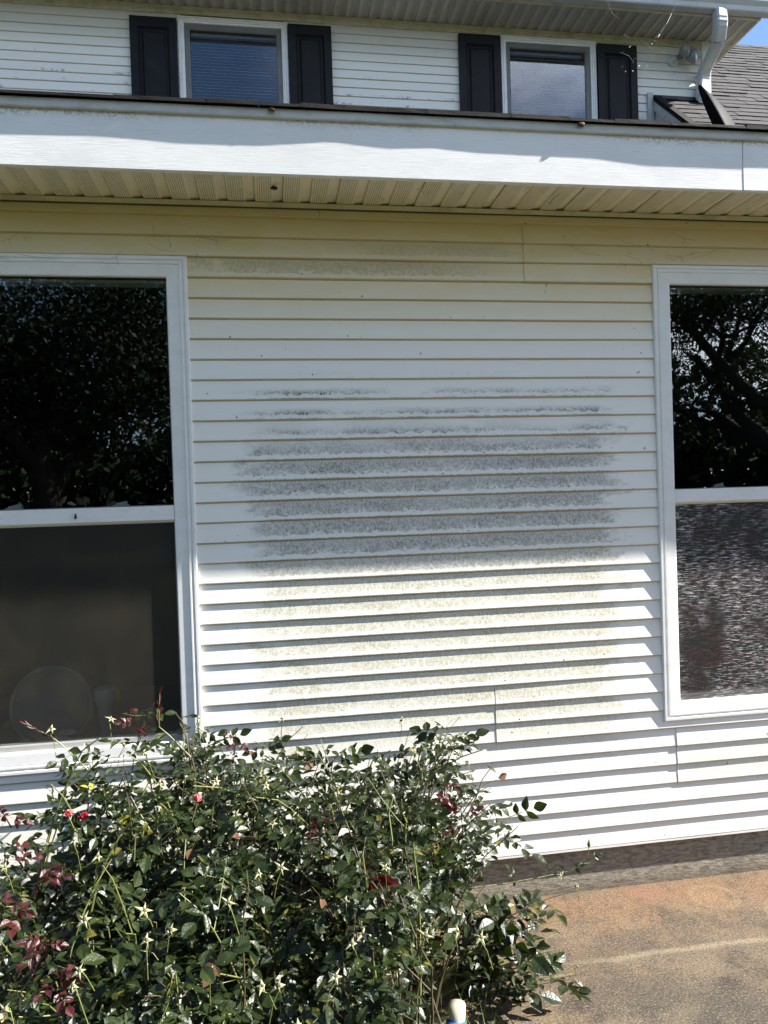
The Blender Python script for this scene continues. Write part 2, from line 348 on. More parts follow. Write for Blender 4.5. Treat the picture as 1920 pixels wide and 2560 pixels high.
M['shingle_edge'] = shingle_material('shingle_edge', (0.005, 0.0045, 0.004))
M['black'] = simple('black_rubber', (0.008, 0.008, 0.009), 0.4, 0.4)
M['dish'] = simple('dark_dish_metal', (0.006, 0.007, 0.009), 0.60, 0.06)
M['dark'] = simple('dark_room', (0.012, 0.011, 0.010), 0.9, 0.1)
M['gutter'] = painted('white_gutter_metal', (0.56, 0.575, 0.58), 0.35, 0.45, (0.30, 0.31, 0.31), 5.0)
M['patio'] = concrete_patio(); M['found'] = foundation_material(); M['soil'] = soil_material(); M['lawn'] = lawn_material()
M['leaf'] = leaf_material('rose_leaf', (0.005, 0.011, 0.003), (0.020, 0.030, 0.006), 0.38, (0.10, 0.17, 0.02), 0.07)
M['leaf_red'] = leaf_material('young_red_leaf', (0.022, 0.007, 0.007), (0.052, 0.010, 0.010), 0.4, (0.35, 0.02, 0.03), 0.14, False)
M['leaf_yellow'] = leaf_material('yellow_leaf', (0.26, 0.23, 0.03), (0.38, 0.32, 0.04), 0.4, (0.6, 0.5, 0.05), 0.25, False)
M['stem'] = simple('green_rose_stem', (0.14, 0.155, 0.045), 0.5, 0.4, var=0.4)
M['cane'] = simple('old_rose_cane', (0.075, 0.055, 0.030), 0.7, 0.3, var=0.5)
M['sepal'] = simple('pale_sepal', (0.27, 0.275, 0.165), 0.65, 0.15, var=0.45, sc=110)
M['hip'] = simple('rose_hip', (0.10, 0.15, 0.04), 0.4, 0.4)
M['brown'] = simple('dry_brown', (0.085, 0.045, 0.025), 0.7, 0.2, var=0.4)
M['pink'] = simple('faded_pink_petal', (0.62, 0.16, 0.17), 0.6, 0.2, var=0.4, sc=80)
M['crimson'] = simple('crimson_petal', (0.26, 0.010, 0.03), 0.5, 0.3)
M['grass'] = simple('weed_grass', (0.07, 0.12, 0.03), 0.6, 0.3, var=0.5)
M['litter'] = simple('dead_litter', (0.22, 0.14, 0.07), 0.8, 0.1, var=0.5)
M['cream'] = simple('cream_plastic', (0.40, 0.37, 0.27), 0.45, 0.4)
M['blue'] = simple('blue_plastic', (0.02, 0.13, 0.50), 0.35, 0.5)
M['bark'] = simple('oak_bark', (0.030, 0.025, 0.020), 0.95, 0.1, var=0.5, sc=12, bump=0.8)
M['treeleaf'] = leaf_material('oak_leaf', (0.006, 0.011, 0.004), (0.012, 0.022, 0.007), 0.7, (0.05, 0.08, 0.02), 0.08, False)
M['ceramic'] = simple('pale_ceramic', (0.32, 0.31, 0.29), 0.25, 0.5)
M['slate'] = simple('blue_grey_disc', (0.055, 0.075, 0.095), 0.35, 0.5)
M['shelf'] = simple('grey_shelf', (0.20, 0.195, 0.185), 0.5, 0.4)
M['bulb'] = simple('flood_bulb_glass', (0.22, 0.22, 0.22), 0.12, 0.8, var=0.2)
M['web'] = simple('spider_silk', (0.85, 0.82, 0.72), 0.3, 0.8)
M['sheath'] = simple('wall_sheathing', (0.20, 0.19, 0.16), 0.9, 0.1)

# ------------------------------------------------------------------ mesh helpers
class MB:
    def __init__(s): s.v = []; s.f = []
    def add(s, vs, fs):
        o = len(s.v); s.v.extend([tuple(p) for p in vs]); s.f.extend([tuple(i + o for i in f) for f in fs]); return s
    def box(s, x0, x1, y0, y1, z0, z1):
        v = [(x, y, z) for x in (x0, x1) for y in (y0, y1) for z in (z0, z1)]
        return s.add(v, [(0, 1, 3, 2), (4, 6, 7, 5), (0, 4, 5, 1), (2, 3, 7, 6), (0, 2, 6, 4), (1, 5, 7, 3)])
    def prism_x(s, prof, xs, jit=None):          # closed (y,z) profile swept along x stations
        n = len(prof); vs = []
        for i, x in enumerate(xs):
            dy, dz = jit(x) if jit else (0, 0)
            vs += [(x, y + dy, z + dz) for y, z in prof]
        fs = []
        for i in range(len(xs) - 1):
            for j in range(n):
                k = (j + 1) % n
                fs.append((i * n + j, i * n + k, (i + 1) * n + k, (i + 1) * n + j))
        fs.append(tuple(range(n))[::-1]); fs.append(tuple((len(xs) - 1) * n + j for j in range(n)))
        return s.add(vs, fs)
    def tube(s, pts, rads, sides=6, caps=True):
        pts = [Vector(p) for p in pts]; n = len(pts); vs = []; fs = []
        ref = Vector((0.13, 0.31, 0.94))
        for i, p in enumerate(pts):
            d = (pts[min(i + 1, n - 1)] - pts[max(i - 1, 0)]).normalized()
            a = d.cross(ref)
            if a.length < 1e-3: a = d.cross(Vector((1, 0, 0)))
            a.normalize(); b = d.cross(a)
            r = rads[i] if isinstance(rads, (list, tuple)) else rads
            for k in range(sides):
                t = 2 * math.pi * k / sides
                vs.append(p + a * (math.cos(t) * r) + b * (math.sin(t) * r))
        for i in range(n - 1):
            for k in range(sides):
                q = (k + 1) % sides
                fs.append((i * sides + k, i * sides + q, (i + 1) * sides + q, (i + 1) * sides + k))
        if caps: fs.append(tuple(range(sides))[::-1]); fs.append(tuple((n - 1) * sides + k for k in range(sides)))
        return s.add(vs, fs)
    def lathe(s, prof, loc, axis=(0, 0, 1), sides=20):   # prof: (r, h) along axis
        q = Vector(axis).to_track_quat('Z', 'Y'); loc = Vector(loc); vs = []; fs = []; n = len(prof)
        for r, h in prof:
            for k in range(sides):
                t = 2 * math.pi * k / sides
                vs.append(loc + q @ Vector((math.cos(t) * r, math.sin(t) * r, h)))
        for i in range(n - 1):
            for k in range(sides):
                p = (k + 1) % sides
                fs.append((i * sides + k, i * sides + p, (i + 1) * sides + p, (i + 1) * sides + k))
        if prof[0][0] > 1e-5: fs.append(tuple(range(sides))[::-1])
        if prof[-1][0] > 1e-5: fs.append(tuple((n - 1) * sides + k for k in range(sides)))
        return s.add(vs, fs)
    def mesh(s, name, smooth=False):
        m = bpy.data.meshes.new(name); m.from_pydata(s.v, [], s.f); m.validate(); m.update()
        if smooth: m.polygons.foreach_set('use_smooth', [True] * len(m.polygons))
        return m
    def build(s, name, mat, parent=None, smooth=False):
        return obj(name, s.mesh(name, smooth), mat, parent)
def obj(name, mesh, mat, parent=None, loc=None):
    if mat and not mesh.materials: mesh.materials.append(mat)
    o = bpy.data.objects.new(name, mesh); C.objects.link(o)
    if parent: o.parent = parent
    if loc: o.location = loc
    return o
def tag(o, label=None, cat=None, group=None, kind=None):
    if label: o['label'] = label
    if cat: o['category'] = cat
    if group: o['group'] = group
    if kind: o['kind'] = kind
    return o
def empty(name, loc=(0, 0, 0)):
    o = bpy.data.objects.new(name, None); C.objects.link(o); o.location = loc; o.empty_display_size = 0.2
    return o
def frange(a, b, st):
    n = max(1, int(math.ceil((b - a) / st))); return [a + (b - a) * i / n for i in range(n + 1)]

# ------------------------------------------------------------------ ground
g = MB(); N_ = 40
tag(MB().add([(-150, -150, -0.06), (150, -150, -0.06), (150, 150, -0.06), (-150, 150, -0.06)], [(0, 1, 2, 3)]).build('lawn', M['lawn']), kind='structure')
tag(MB().box(0.44, 6.5, -3.9, 0.035, -0.12, 0.0).build('patio', M['patio']), kind='structure')
b = MB()
xs = frange(-4.0, 0.44, 0.07); ys = frange(-2.0, 0.035, 0.07)
vs = [(x, y, -0.03 + 0.03 * mnoise.noise(Vector((x * 5, y * 5, 0)))) for x in xs for y in ys]
ny = len(ys); fs = [(i * ny + j, (i + 1) * ny + j, (i + 1) * ny + j + 1, i * ny + j + 1) for i in range(len(xs) - 1) for j in range(ny - 1)]
tag(b.add(vs, fs).build('garden_bed', M['soil'], smooth=True), kind='structure')

# ------------------------------------------------------------------ house
house = tag(empty('house', (0, 0.1, 0)), 'white two storey house with mouldy vinyl siding, black shutters and a low front roof', 'house')
house.location = (0, 0, 0)
XL, XR = -3.2, 5.6
W1 = (-1.25, -0.272); W2 = (1.576, 2.554); WZ = (0.675, 2.548)
U1 = (-0.618, 0.286); U2 = (2.164, 3.060); UZ = (4.45, 5.705)
CX = 4.19      # right corner of the upper storey

def wall_boxes(mb, x0, x1, y0, y1, z0, z1, holes):
    xs_ = [x0]
    for h in holes:
        mb.box(xs_[-1], h[0], y0, y1, z0, z1); mb.box(h[0], h[1], y0, y1, z0, h[2]); mb.box(h[0], h[1], y0, y1, h[3], z1); xs_.append(h[1])
    mb.box(xs_[-1], x1, y0, y1, z0, z1); return mb
hl = [(W1[0] + .05, W1[1] - .05, WZ[0] + .05, WZ[1] - .05), (W2[0] + .05, W2[1] - .05, WZ[0] + .05, WZ[1] - .05)]
wall = wall_boxes(MB(), XL, XR, 0.008, 0.10, 0.185, 2.80, hl).build('wall', M['sheath'], house)
hu = [(U1[0] + .03, U1[1] - .03, UZ[0] + .03, UZ[1] - .03), (U2[0] + .03, U2[1] - .03, UZ[0] + .03, UZ[1] - .03)]
uwall = wall_boxes(MB(), -5.0, CX - 0.01, UY + 0.008, UY + 0.10, 4.0, 5.85, hu).build('upper_wall', M['sheath'], house)
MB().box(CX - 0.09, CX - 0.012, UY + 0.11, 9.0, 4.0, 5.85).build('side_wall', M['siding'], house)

PROF = [(0.0, 0.0712), (-0.0082, 0.0025), (-0.0080, 0.0), (-0.0052, -0.0035), (0.0006, -0.0062), (0.006, -0.0062), (0.006, 0.0712)]
def siding_board(x0, x1, zb, y0, parent, ztop=None, proud=0.0, seed=0):
    prof = []
    for y, z in PROF:
        zz = zb + z
        if ztop is not None and zz > ztop: zz = ztop
        prof.append((y0 + y - (proud if y <= 0.0007 else 0), zz))
    def jit(x):
        return (0.0012 * mnoise.noise(Vector((x * 1.7, zb * 9.1, seed))) + 0.0004 * mnoise.noise(Vector((x * 6, zb * 5, 3))),
                0.0013 * mnoise.noise(Vector((x * 1.1, zb * 7.3, 9 + seed))))
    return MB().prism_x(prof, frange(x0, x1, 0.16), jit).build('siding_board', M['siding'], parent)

joints = {0: [1.031], 3: [0.225, 2.6], -3: [-2.3, 2.9], -6: [-1.6], -9: [3.2], -12: [-2.4], -15: [3.4], -18: [-1.9], -21: [3.0], -24: [0.861], -27: [1.632], -30: [-1.2]}
for k in range(-30, 4):
    zb = LAP0 + k * LAP
    grp = math.floor(k / 3) * 3
    js = joints.get(grp, [])
    segs = [(XL, W1[0] + 0.03), (W1[1] - 0.03, W2[0] + 0.03), (W2[1] - 0.03, XR)] if -23 <= k <= 0 else [(XL, XR)]
    for a, bb in segs:
        cuts = [a] + [j for j in js if a < j < bb] + [bb]
        for i in range(len(cuts) - 1):
            siding_board(cuts[i] + (0.0006 if i else 0), cuts[i + 1] - (0.0006 if i < len(cuts) - 2 else 0), zb, 0.0, wall,
                         2.735 if k == 3 else None, 0.0022 if i % 2 else 0.0, seed=grp + i)
for k in range(-15, 3):
    zb = ULAP0 + k * LAP
    segs = [(-5.0, U1[0] + .02), (U1[1] - .02, U2[0] + .02), (U2[1] - .02, CX - 0.085)]
    for a, bb in segs:
        siding_board(a, bb, zb, UY, uwall, 5.722 if k == 2 else None, 0.0, seed=k)
# starter trim, soffit channel, frieze
MB().prism_x([(-0.010, 0.187), (-0.010, 0.179), (0.006, 0.179), (0.006, 0.187)], [XL, XR]).build('starter_strip', M['siding'], wall)
MB().prism_x([(-0.013, 2.7555), (-0.013, 2.738), (-0.010, 2.738), (-0.010, 2.745), (0.004, 2.745), (0.004, 2.7555)], frange(XL, XR, .3),
             lambda x: (0.0008 * mnoise.noise(Vector((x * 2, 0, 0))), 0.0012 * mnoise.noise(Vector((x * 1.6, 4, 0))))).build('soffit_channel', M['trim_old'], wall)
MB().prism_x([(UY - 0.012, 5.789), (UY - 0.012, 5.755), (UY - 0.007, 5.753), (UY - 0.007, 5.724), (UY + 0.004, 5.724), (UY + 0.004, 5.789)], [-5.0, CX - 0.085]).build('frieze_board', M['trim_old'], uwall)
MB().box(CX - 0.085, CX, UY - 0.016, UY + 0.07, 4.3, 5.788).build('corner_board', M['trim'], uwall)
MB().box(XL + 0.0, XR, 0.012, 0.12, -0.15, 0.178).build('foundation', M['found'], house)
# dark mark and small debris stuck on the siding
MB().add([(1.122, -0.0065, 2.466), (1.128, -0.0065, 2.468), (1.117, -0.0075, 2.428), (1.120, -0.008, 2.45), (1.115, -0.0078, 2.43)], [(0, 1, 3), (0, 3, 2), (3, 2, 4)]).build('scrape_mark', M['frame_dark'], house)

# --- lower eave
FZ0, FZ1, FY = 2.741, 2.930, -0.285
def fjit(x): return (0.0014 * mnoise.noise(Vector((x * 1.3, 2, 0))), 0.0015 * mnoise.noise(Vector((x * .8, 7, 0))))
fprof = [(FY, FZ1), (FY, FZ0 + 0.003), (FY + 0.003, FZ0), (FY + 0.018, FZ0), (FY + 0.018, FZ0 + 0.004), (FY + 0.020, FZ1)]
MB().prism_x(fprof, frange(XL - .2, 1.798, 0.12), fjit).build('fascia_board', M['fascia'], house)
MB().prism_x([(y - 0.0012, z) for y, z in fprof], frange(1.8, XR, 0.12), fjit).build('fascia_board', M['fascia'], house)
MB().prism_x([(FY - 0.010, 2.958), (FY - 0.012, 2.930), (FY - 0.009, 2.926), (FY + 0.02, 2.9305), (FY + 0.02, 2.958)], frange(XL - .2, XR, 0.12), fjit).build('drip_strip', M['trim_grey'], house)
soffit = MB().box(XL - .2, XR, -0.262, 0.006, 2.785, 2.79).build('soffit', M['dark'], house)
sp = 0.1016
sprof = [(0.0, 0.008), (0.004, 0.0), (0.064, 0.0), (0.069, 0.0055), (0.096, 0.0085), (0.1012, 0.0105)]
sm = MB(); n_ = len(sprof)
y0_, y1_ = -0.264, 0.004
sv = [(x, y, z) for y in (y0_, y1_) for x, z in sprof]
sv += [(x, y, z + 0.002) for y in (y0_, y1_) for x, z in sprof]
sf = [(i, i + 1, n_ + i + 1, n_ + i) for i in range(n_ - 1)] + [(2 * n_ + i, 3 * n_ + i, 3 * n_ + i + 1, 2 * n_ + i + 1) for i in range(n_ - 1)]
sf += [(n_ + i, n_ + i + 1, 3 * n_ + i + 1, 3 * n_ + i) for i in range(n_ - 1)] + [(i, 2 * n_ + i, 2 * n_ + i + 1, i + 1) for i in range(n_ - 1)]
smesh = sm.add(sv, sf).mesh('soffit_panel')
x = 0.392 - sp * 32; i = 0
while x < 4.4:
    o = obj('soffit_panel', smesh, M['soffit'], soffit, (x + rnd.uniform(-.0006, .0006), 0, 2.7575 + (0.0012 if i % 3 == 0 else 0) + rnd.uniform(0, .0006)))
    x += sp; i += 1

# --- lower roof with its uneven shingle edge
lowroof = MB().prism_x([(FY - 0.004, 2.959), (4.2, 2.959 + (4.2 + 0.289) * 0.333), (4.2, 2.93 + (4.2 + 0.289) * 0.333), (FY + 0.05, 2.945)], [XL - .2, XR]).build('lower_roof', M['shingle'], house)
ZB = [(-1.2, 2.84), (-.815, 2.838), (-.53, 2.847), (-.385, 2.842), (-.236, 2.833), (.054, 2.836), (.058, 2.841), (.228, 2.859), (.436, 2.843), (.6, 2.852), (.767, 2.842), (1.2, 2.843), (1.43, 2.822), (1.8, 2.819), (2.3, 2.826), (9, 2.83)]
def overhang(x):
    xs_ = x - 0.14
    if xs_ <= ZB[0][0]: zb = ZB[0][1]
    else:
        for (a, za), (b_, zb_) in zip(ZB, ZB[1:]):
            if a <= xs_ <= b_: zb = za + (zb_ - za) * (xs_ - a) / (b_ - a + 1e-9); break
    return (2.962 - zb) / 4.95
x = XL - .2; i = 0
while x < XR - .05:
    w = rnd.choice([0.14, 0.22, 0.30, 0.17]); w = min(w, XR - x)
    th = rnd.choice([0.006, 0.0085, 0.011]); zl = 2.961
    st = frange(x + .001, x + w - .001, 0.05)
    prof_ = []
    mb = MB(); vs = []
    for xx in st:
        o_ = overhang(xx); yy = FY - o_
        dz = 0.0012 * mnoise.noise(Vector((xx * 9, 1, 1)))
        vs += [(xx, yy + 0.0, zl + dz - 0.001), (xx, yy + 0.16, zl + 0.16 * .333 + .001), (xx, yy + 0.16, zl + th + 0.16 * .333 + .001), (xx, yy + rnd.uniform(0, .002), zl + dz + th + 0.003)]
    fs = []
    for q in range(len(st) - 1):
        for j in range(4):
            k = (j + 1) % 4; fs.append((q * 4 + j, q * 4 + k, q * 4 + 4 + k, q * 4 + 4 + j))
    fs += [(3, 2, 1, 0), tuple((len(st) - 1) * 4 + j for j in range(4))]
    mb.add(vs, fs).build('shingle', M['shingle_edge'], lowroof)
    x += w; i += 1

# --- mitred frames
def casing(parent, x0, x1, z0, z1, prof, y, mat, name='casing', skip=()):
    n = len(prof)
    def corner(o, sx, sz):
        return ((x0 + o) if sx < 0 else (x1 - o), (z0 + o) if sz < 0 else (z1 - o))
    sides = {'top': ((-1, 1), (1, 1)), 'bottom': ((1, -1), (-1, -1)), 'left': ((-1, -1), (-1, 1)), 'right': ((1, 1), (1, -1))}
    gap = 0.0004
    for key, (a, b_) in sides.items():
        if key in skip: continue
        vs = []
        for (sx, sz) in (a, b_):
            for o, yy in prof:
                X, Z = corner(o, sx, sz)
                if key in ('top', 'bottom'): X += gap * (1 if sx < 0 else -1)
                else: Z += gap * (1 if sz < 0 else -1)
                vs.append((X, y + yy, Z))
        fs = [(i, i + 1, n + i + 1, n + i) for i in range(n - 1)] + [(n - 1, 0, n, 2 * n - 1), tuple(range(n)), tuple(range(2 * n - 1, n - 1, -1))]
        MB().add(vs, fs).build(name, mat, parent)
LP = [(0, 0.012), (0, -.013), (.004, -.0155), (.013, -.0155), (.0155, -.011), (.020, -.011), (.023, -.0145), (.029, -.0145), (.031, -.010), (.036, -.0105), (.073, -.0088), (.076, -.0065), (.076, .045), (.03, .045)]
def lower_window(wx, screen_mat, seed, latch_x):
    x0, x1 = wx; z0, z1 = WZ
    w = MB().box(x0 + .0755, x1 - .0755, 0.062, 0.066, z0 + .07, z0 + .074)
    root = wall_boxes(MB(), x0 + .052, x1 - .052, 0.046, 0.10, z0 + .052, z1 - .052, [(x0 + .085, x1 - .085, z0 + .085, z1 - .085)]).build('window', M['trim'], house)
    casing(root, x0, x1, z0, z1, LP, 0.0, M['trim'])
    a, b_ = x0 + .0765, x1 - .0765
    # upper pane with a thin dark gasket, upper sash bottom rail (the meeting rail)
    MB().box(a, b_, 0.0125, 0.0165, 1.625, z1 - .0765).build('upper_pane', M['glass'], root)
    MB().box(a, b_, 0.009, 0.0205, z1 - .0815, z1 - .0768).build('gasket', M['black'], root)
    MB().prism_x([(-.0055, 1.629), (-.0062, 1.5775), (-.004, 1.575), (.009, 1.566), (.012, 1.566), (.012, 1.629)], [a + .001, b_ - .001]).build('meeting_rail', M['trim'], root)
    MB().box(a + .002, b_ - .002, 0.022, 0.040, 1.575, 1.6325).build('sash_rail', M['trim'], root)
    # lower pane, its bottom rail, side stiles, the screen in front and the sill
    MB().box(a, b_, 0.030, 0.034, 0.772, 1.574).build('lower_pane', M['glass_low'], root)
    MB().prism_x([(.022, .772), (.020, .768), (.020, .735), (.026, .733), (.040, .733), (.040, .772)], [a, b_]).build('sash_rail', M['trim'], root)
    MB().box(a, a + .006, 0.0225, 0.040, .772, 1.574).build('sash_stile', M['trim'], root)
    MB().box(b_ - .006, b_, 0.0225, 0.040, .772, 1.574).build('sash_stile', M['trim'], root)
    MB().box(a + .001, b_ - .001, 0.0085, 0.0095, .7315, 1.564).build('screen', screen_mat, root)
    fr = MB().box(a, b_, .004, .0083, .7295, .7360); fr.build('gap_shade', M['black'], root)  # black strip standing in for the shaded gap above the sill
    MB().prism_x([(-.006, .7285), (-.008, .7245), (-.008, .7155), (-.004, .7145), (-.004, .7122), (.02, .7122), (.02, .7285)], [a + .0005, b_ - .0005]).build('sill', M['trim_grey'], root)
    for lx in latch_x:
        lt = MB()
        lt.box(lx - .028, lx + .028, .042, .062, 1.629, 1.638); lt.box(lx - .018, lx + .022, .044, .060, 1.638, 1.645)
        lt.add([(lx - .012, .045, 1.645), (lx + .022, .045, 1.652), (lx + .022, .045, 1.645), (lx - .012, .058, 1.645), (lx + .022, .058, 1.652), (lx + .022, .058, 1.645)], [(0, 1, 2), (3, 5, 4), (0, 3, 4, 1), (1, 4, 5, 2)])
        lt.build('latch', M['trim'], root)
    return root
wl = lower_window(W1, M['screen_l'], 1, (-0.547, -0.925))
wr = lower_window(W2, M['screen_r'], 2, (1.883, 2.25))
MB().box(1.655, 1.672, 0.0068, 0.0074, 1.530, 1.532).box(1.670, 1.672, 0.0068, 0.0074, 1.517, 1.530).box(1.655, 1.672, 0.0068, 0.0074, 1.515, 1.517).build('pull_tab', M['trim_grey'], wr)
# rooms behind
rm = MB()
rm.box(XL, XR, 3.3, 3.34, 0.2, 2.8).box(XL, XR, 0.101, 3.3, 0.16, 0.2).box(XL, XR, 0.101, 3.3, 2.80, 2.84).box(XL, XL + .04, .101, 3.3, .2, 2.8).box(XR - .04, XR, .101, 3.3, .2, 2.8).box(.6, .64, .101, 3.3, .2, 2.8)
rm.build('inner_room', M['dark'], house)
rm = MB()
for u in (U1, U2): rm.box(u[0] + .01, u[1] - .01, UY + .30, UY + .32, 4.42, 5.76)
rm.build('upper_room', M['dark'], house)

# --- upper windows
UP = [(0, 0.012), (0, -.020), (.004, -.024), (.014, -.024), (.016, -.016), (.021, -.016), (.023, -.021), (.033, -.021), (.036, -.014), (.050, -.012), (.050, .03), (.02, .03)]
FP = [(0, 0.02), (0, -.002), (.004, -.004), (.036, -.004), (.040, .002), (.044, .004), (.044, .02)]
slat = MB()
def upper_window(ux, lift):
    x0, x1 = ux; z0, z1 = UZ[0], UZ[1] + lift
    root = MB().box(x0 + .03, x1 - .03, UY + .034, UY + .098, z0 + .031, z0 + .045).build('window', M['trim'], house)
    casing(root, x0, x1, z0, z1, UP, UY, M['trim'])
    casing(root, x0 + .0505, x1 - .0505, z0 + .0505, z1 - .0505, FP, UY + .006, M['frame_dark'], 'sash_frame')
    MB().box(x0 + .09, x1 - .09, UY + .016, UY + .019, z0 + .09, z1 - .093).build('pane', M['glass_up'], root)
    bl = MB(); z = z1 - .125
    bl.box(x0 + .10, x1 - .10, UY + .05, UY + .08, z1 - .118, z1 - .093)
    while z > z0 + .1:
        a0, a1 = x0 + .10, x1 - .10
        bl.add([(a0, UY + .052, z - .008), (a1, UY + .052, z - .008 + .002 * math.sin(z * 40)), (a1, UY + .070, z + .006), (a0, UY + .070, z + .006)], [(0, 1, 2, 3)])
        z -= .0262
    tag(bl.build('blind', M['blind'], root), kind='stuff')
upper_window(U1, -0.002); upper_window(U2, 0.016)

# --- shutters
def shutter(x0, x1, z1):
    z0 = 4.40; y = UY - .008
    f = .062
    mb = MB()
    outer = [(x0, z0), (x1, z0), (x1, z1), (x0, z1)]
    inner = [(x0 + f, z0 + f), (x1 - f, z0 + f), (x1 - f, z1 - f * 1.3), (x0 + f, z1 - f * 1.3)]
    in2 = [(x0 + f + .014, z0 + f + .014), (x1 - f - .014, z0 + f + .014), (x1 - f - .014, z1 - f * 1.3 - .014), (x0 + f + .014, z1 - f * 1.3 - .014)]
    vs = [(a, y, c) for a, c in outer] + [(a, y - .032, c) for a, c in outer] + [(a, y - .032, c) for a, c in inner] + [(a, y - .012, c) for a, c in in2]
    fs = []
    for i in range(4):
        j = (i + 1) % 4
        fs += [(i, j, 4 + j, 4 + i), (4 + i, 4 + j, 8 + j, 8 + i), (8 + i, 8 + j, 12 + j, 12 + i)]
    fs.append((12, 13, 14, 15)); fs.append((3, 2, 1, 0))
    s_ = mb.add(vs, fs).build('shutter', M['shutter'], house)
    a0, a1, c0, c1 = x0 + f + .030, x1 - f - .030, z0 + f + .03, z1 - f * 1.3 - .030
    rim = .018
    vs = [(a0, y - .0118, c0), (a1, y - .0118, c0), (a1, y - .0118, c1), (a0, y - .0118, c1)] + [(a0 + rim, y - .027, c0 + rim), (a1 - rim, y - .027, c0 + rim), (a1 - rim, y - .027, c1 - rim), (a0 + rim, y - .027, c1 - rim)]
    MB().add(vs, [(0, 1, 5, 4), (1, 2, 6, 5), (2, 3, 7, 6), (3, 0, 4, 7), (4, 5, 6, 7)]).build('raised_panel', M['shutter'], s_)
shutter(-1.000, -0.626, 5.667); shutter(0.292, 0.658, 5.683); shutter(1.778, 2.157, 5.697); shutter(3.068, 3.446, 5.690)

# --- upper eave: soffit, gutter, roof
SZ = 5.790; UF = 3.180
usoff = MB().box(-5.0, 4.44, UF, UY + .004, SZ + .022, SZ + .026).build('upper_soffit', M['dark'], house)
sm = MB()
sv = [(x, y, z) for y in (UF + .004, UY + .002) for x, z in sprof] + [(x, y, z + .002) for y in (UF + .004, UY + .002) for x, z in sprof]
umesh = sm.add(sv, sf).mesh('soffit_panel')
x = 4.44 - sp; k = 0
while x > -3.2:
    obj('soffit_panel', umesh, M['soffit_up'], usoff, (x, 0, SZ + rnd.uniform(0, .0008)))
    x -= sp
MB().box(CX + .004, 4.44, UY + .006, 9.0, SZ, SZ + .01).build('side_soffit', M['soffit_up'], house)
MB().prism_x([(UF, 5.90), (UF, 5.781), (UF + .012, 5.779), (UF + .022, 5.781), (UF + .022, 5.90)], [-5.0, 4.4555]).build('fascia_board', M['trim_old'], house)
MB().box(4.441, 4.456, UF + .023, 9.0, 5.782, 5.90).build('rake_board', M['trim_old'], house)
gprof = [(UF - .002, 5.905), (UF - .002, 5.792), (UF - .070, 5.792), (UF - .078, 5.800), (UF - .084, 5.835), (UF - .110, 5.870), (UF - .112, 5.895), (UF - .104, 5.895), (UF - .100, 5.872), (UF - .07, 5.83), (UF - .066, 5.800), (UF - .010, 5.800), (UF - .008, 5.905)]
gut = MB().prism_x(gprof, [-5.0, 4.53]).build('gutter', M['gutter'], house)
MB().prism_x([(y, z) for y, z in [(UF - .002, 5.905), (UF - .002, 5.790), (UF - .071, 5.790), (UF - .080, 5.800), (UF - .086, 5.835), (UF - .112, 5.868), (UF - .113, 5.905)]], [4.531, 4.536]).build('end_cap', M['gutter'], gut)
MB().add([(-5.2, UF - .06, 5.915), (4.50, UF - .06, 5.915), (4.50, 9.2, 5.915), (-5.2, 9.2, 5.915), (-2.0, 6.2, 7.3), (1.5, 6.2, 7.3)], [(0, 1, 5, 4), (1, 2, 5), (2, 3, 4, 5), (3, 0, 4), (3, 2, 1, 0)]).build('upper_roof', M['shingle_edge'], house)
MB().box(4.4565, 4.49, UF - .03, 9.0, 5.898, 5.913).build('roof_edge', M['shingle_edge'], house)

# --- downspout
def rect_sweep(pts, w, d, dirs):
    vs = []; n = len(pts)
    for i, p in enumerate(pts):
        p = Vector(p); t = (Vector(pts[min(i + 1, n - 1)]) - Vector(pts[max(i - 1, 0)])).normalized()
        sx = Vector(dirs).normalized(); sy = t.cross(sx).normalized(); sx = sy.cross(t).normalized()
        for a, b_ in ((-1, -.7), (-.7, -1), (.7, -1), (1, -.7), (1, .7), (.7, 1), (-.7, 1), (-1, .7)):
            vs.append(p + sx * (a * w / 2) + sy * (b_ * d / 2))
    fs = [(i * 8 + j, i * 8 + (j + 1) % 8, i * 8 + 8 + (j + 1) % 8, i * 8 + 8 + j) for i in range(n - 1) for j in range(8)]
    fs += [tuple(range(8))[::-1], tuple((n - 1) * 8 + j for j in range(8))]
    return MB().add(vs, fs)
def ribbed(pts, w, d, dirs, sub=5):
    out = []; ws = []
    for i in range(len(pts) - 1):
        for k in range(sub):
            t = k / sub; out.append(Vector(pts[i]).lerp(Vector(pts[i + 1]), t))
    out.append(Vector(pts[-1]))
    return out
ds = rect_sweep([(4.060, 3.215, 5.585), (4.086, 3.475, 5.470)], .098, .072, (1, 0.1, 0)).build('downspout', M['gutter'], house)
rect_sweep([(4.020, 3.125, 5.792), (4.020, 3.122, 5.735), (4.022, 3.125, 5.700), (4.030, 3.140, 5.665), (4.040, 3.168, 5.630), (4.055, 3.205, 5.592)], .108, .080, (1, 0.1, 0)).build('elbow', M['gutter'], ds)
rect_sweep([(4.082, 3.455, 5.485), (4.086, 3.480, 5.455), (4.084, 3.492, 5.42), (4.080, 3.495, 5.36), (4.078, 3.495, 5.30)], .106, .080, (1, 0.1, 0)).build('elbow', M['gutter'], ds)
rect_sweep([(4.078, 3.495, 5.31), (4.072, 3.488, 5.27), (4.062, 3.465, 5.235), (4.052, 3.43, 5.205), (4.046, 3.405, 5.19)], .112, .084, (1, 0.1, 0)).build('elbow', M['gutter'], ds)
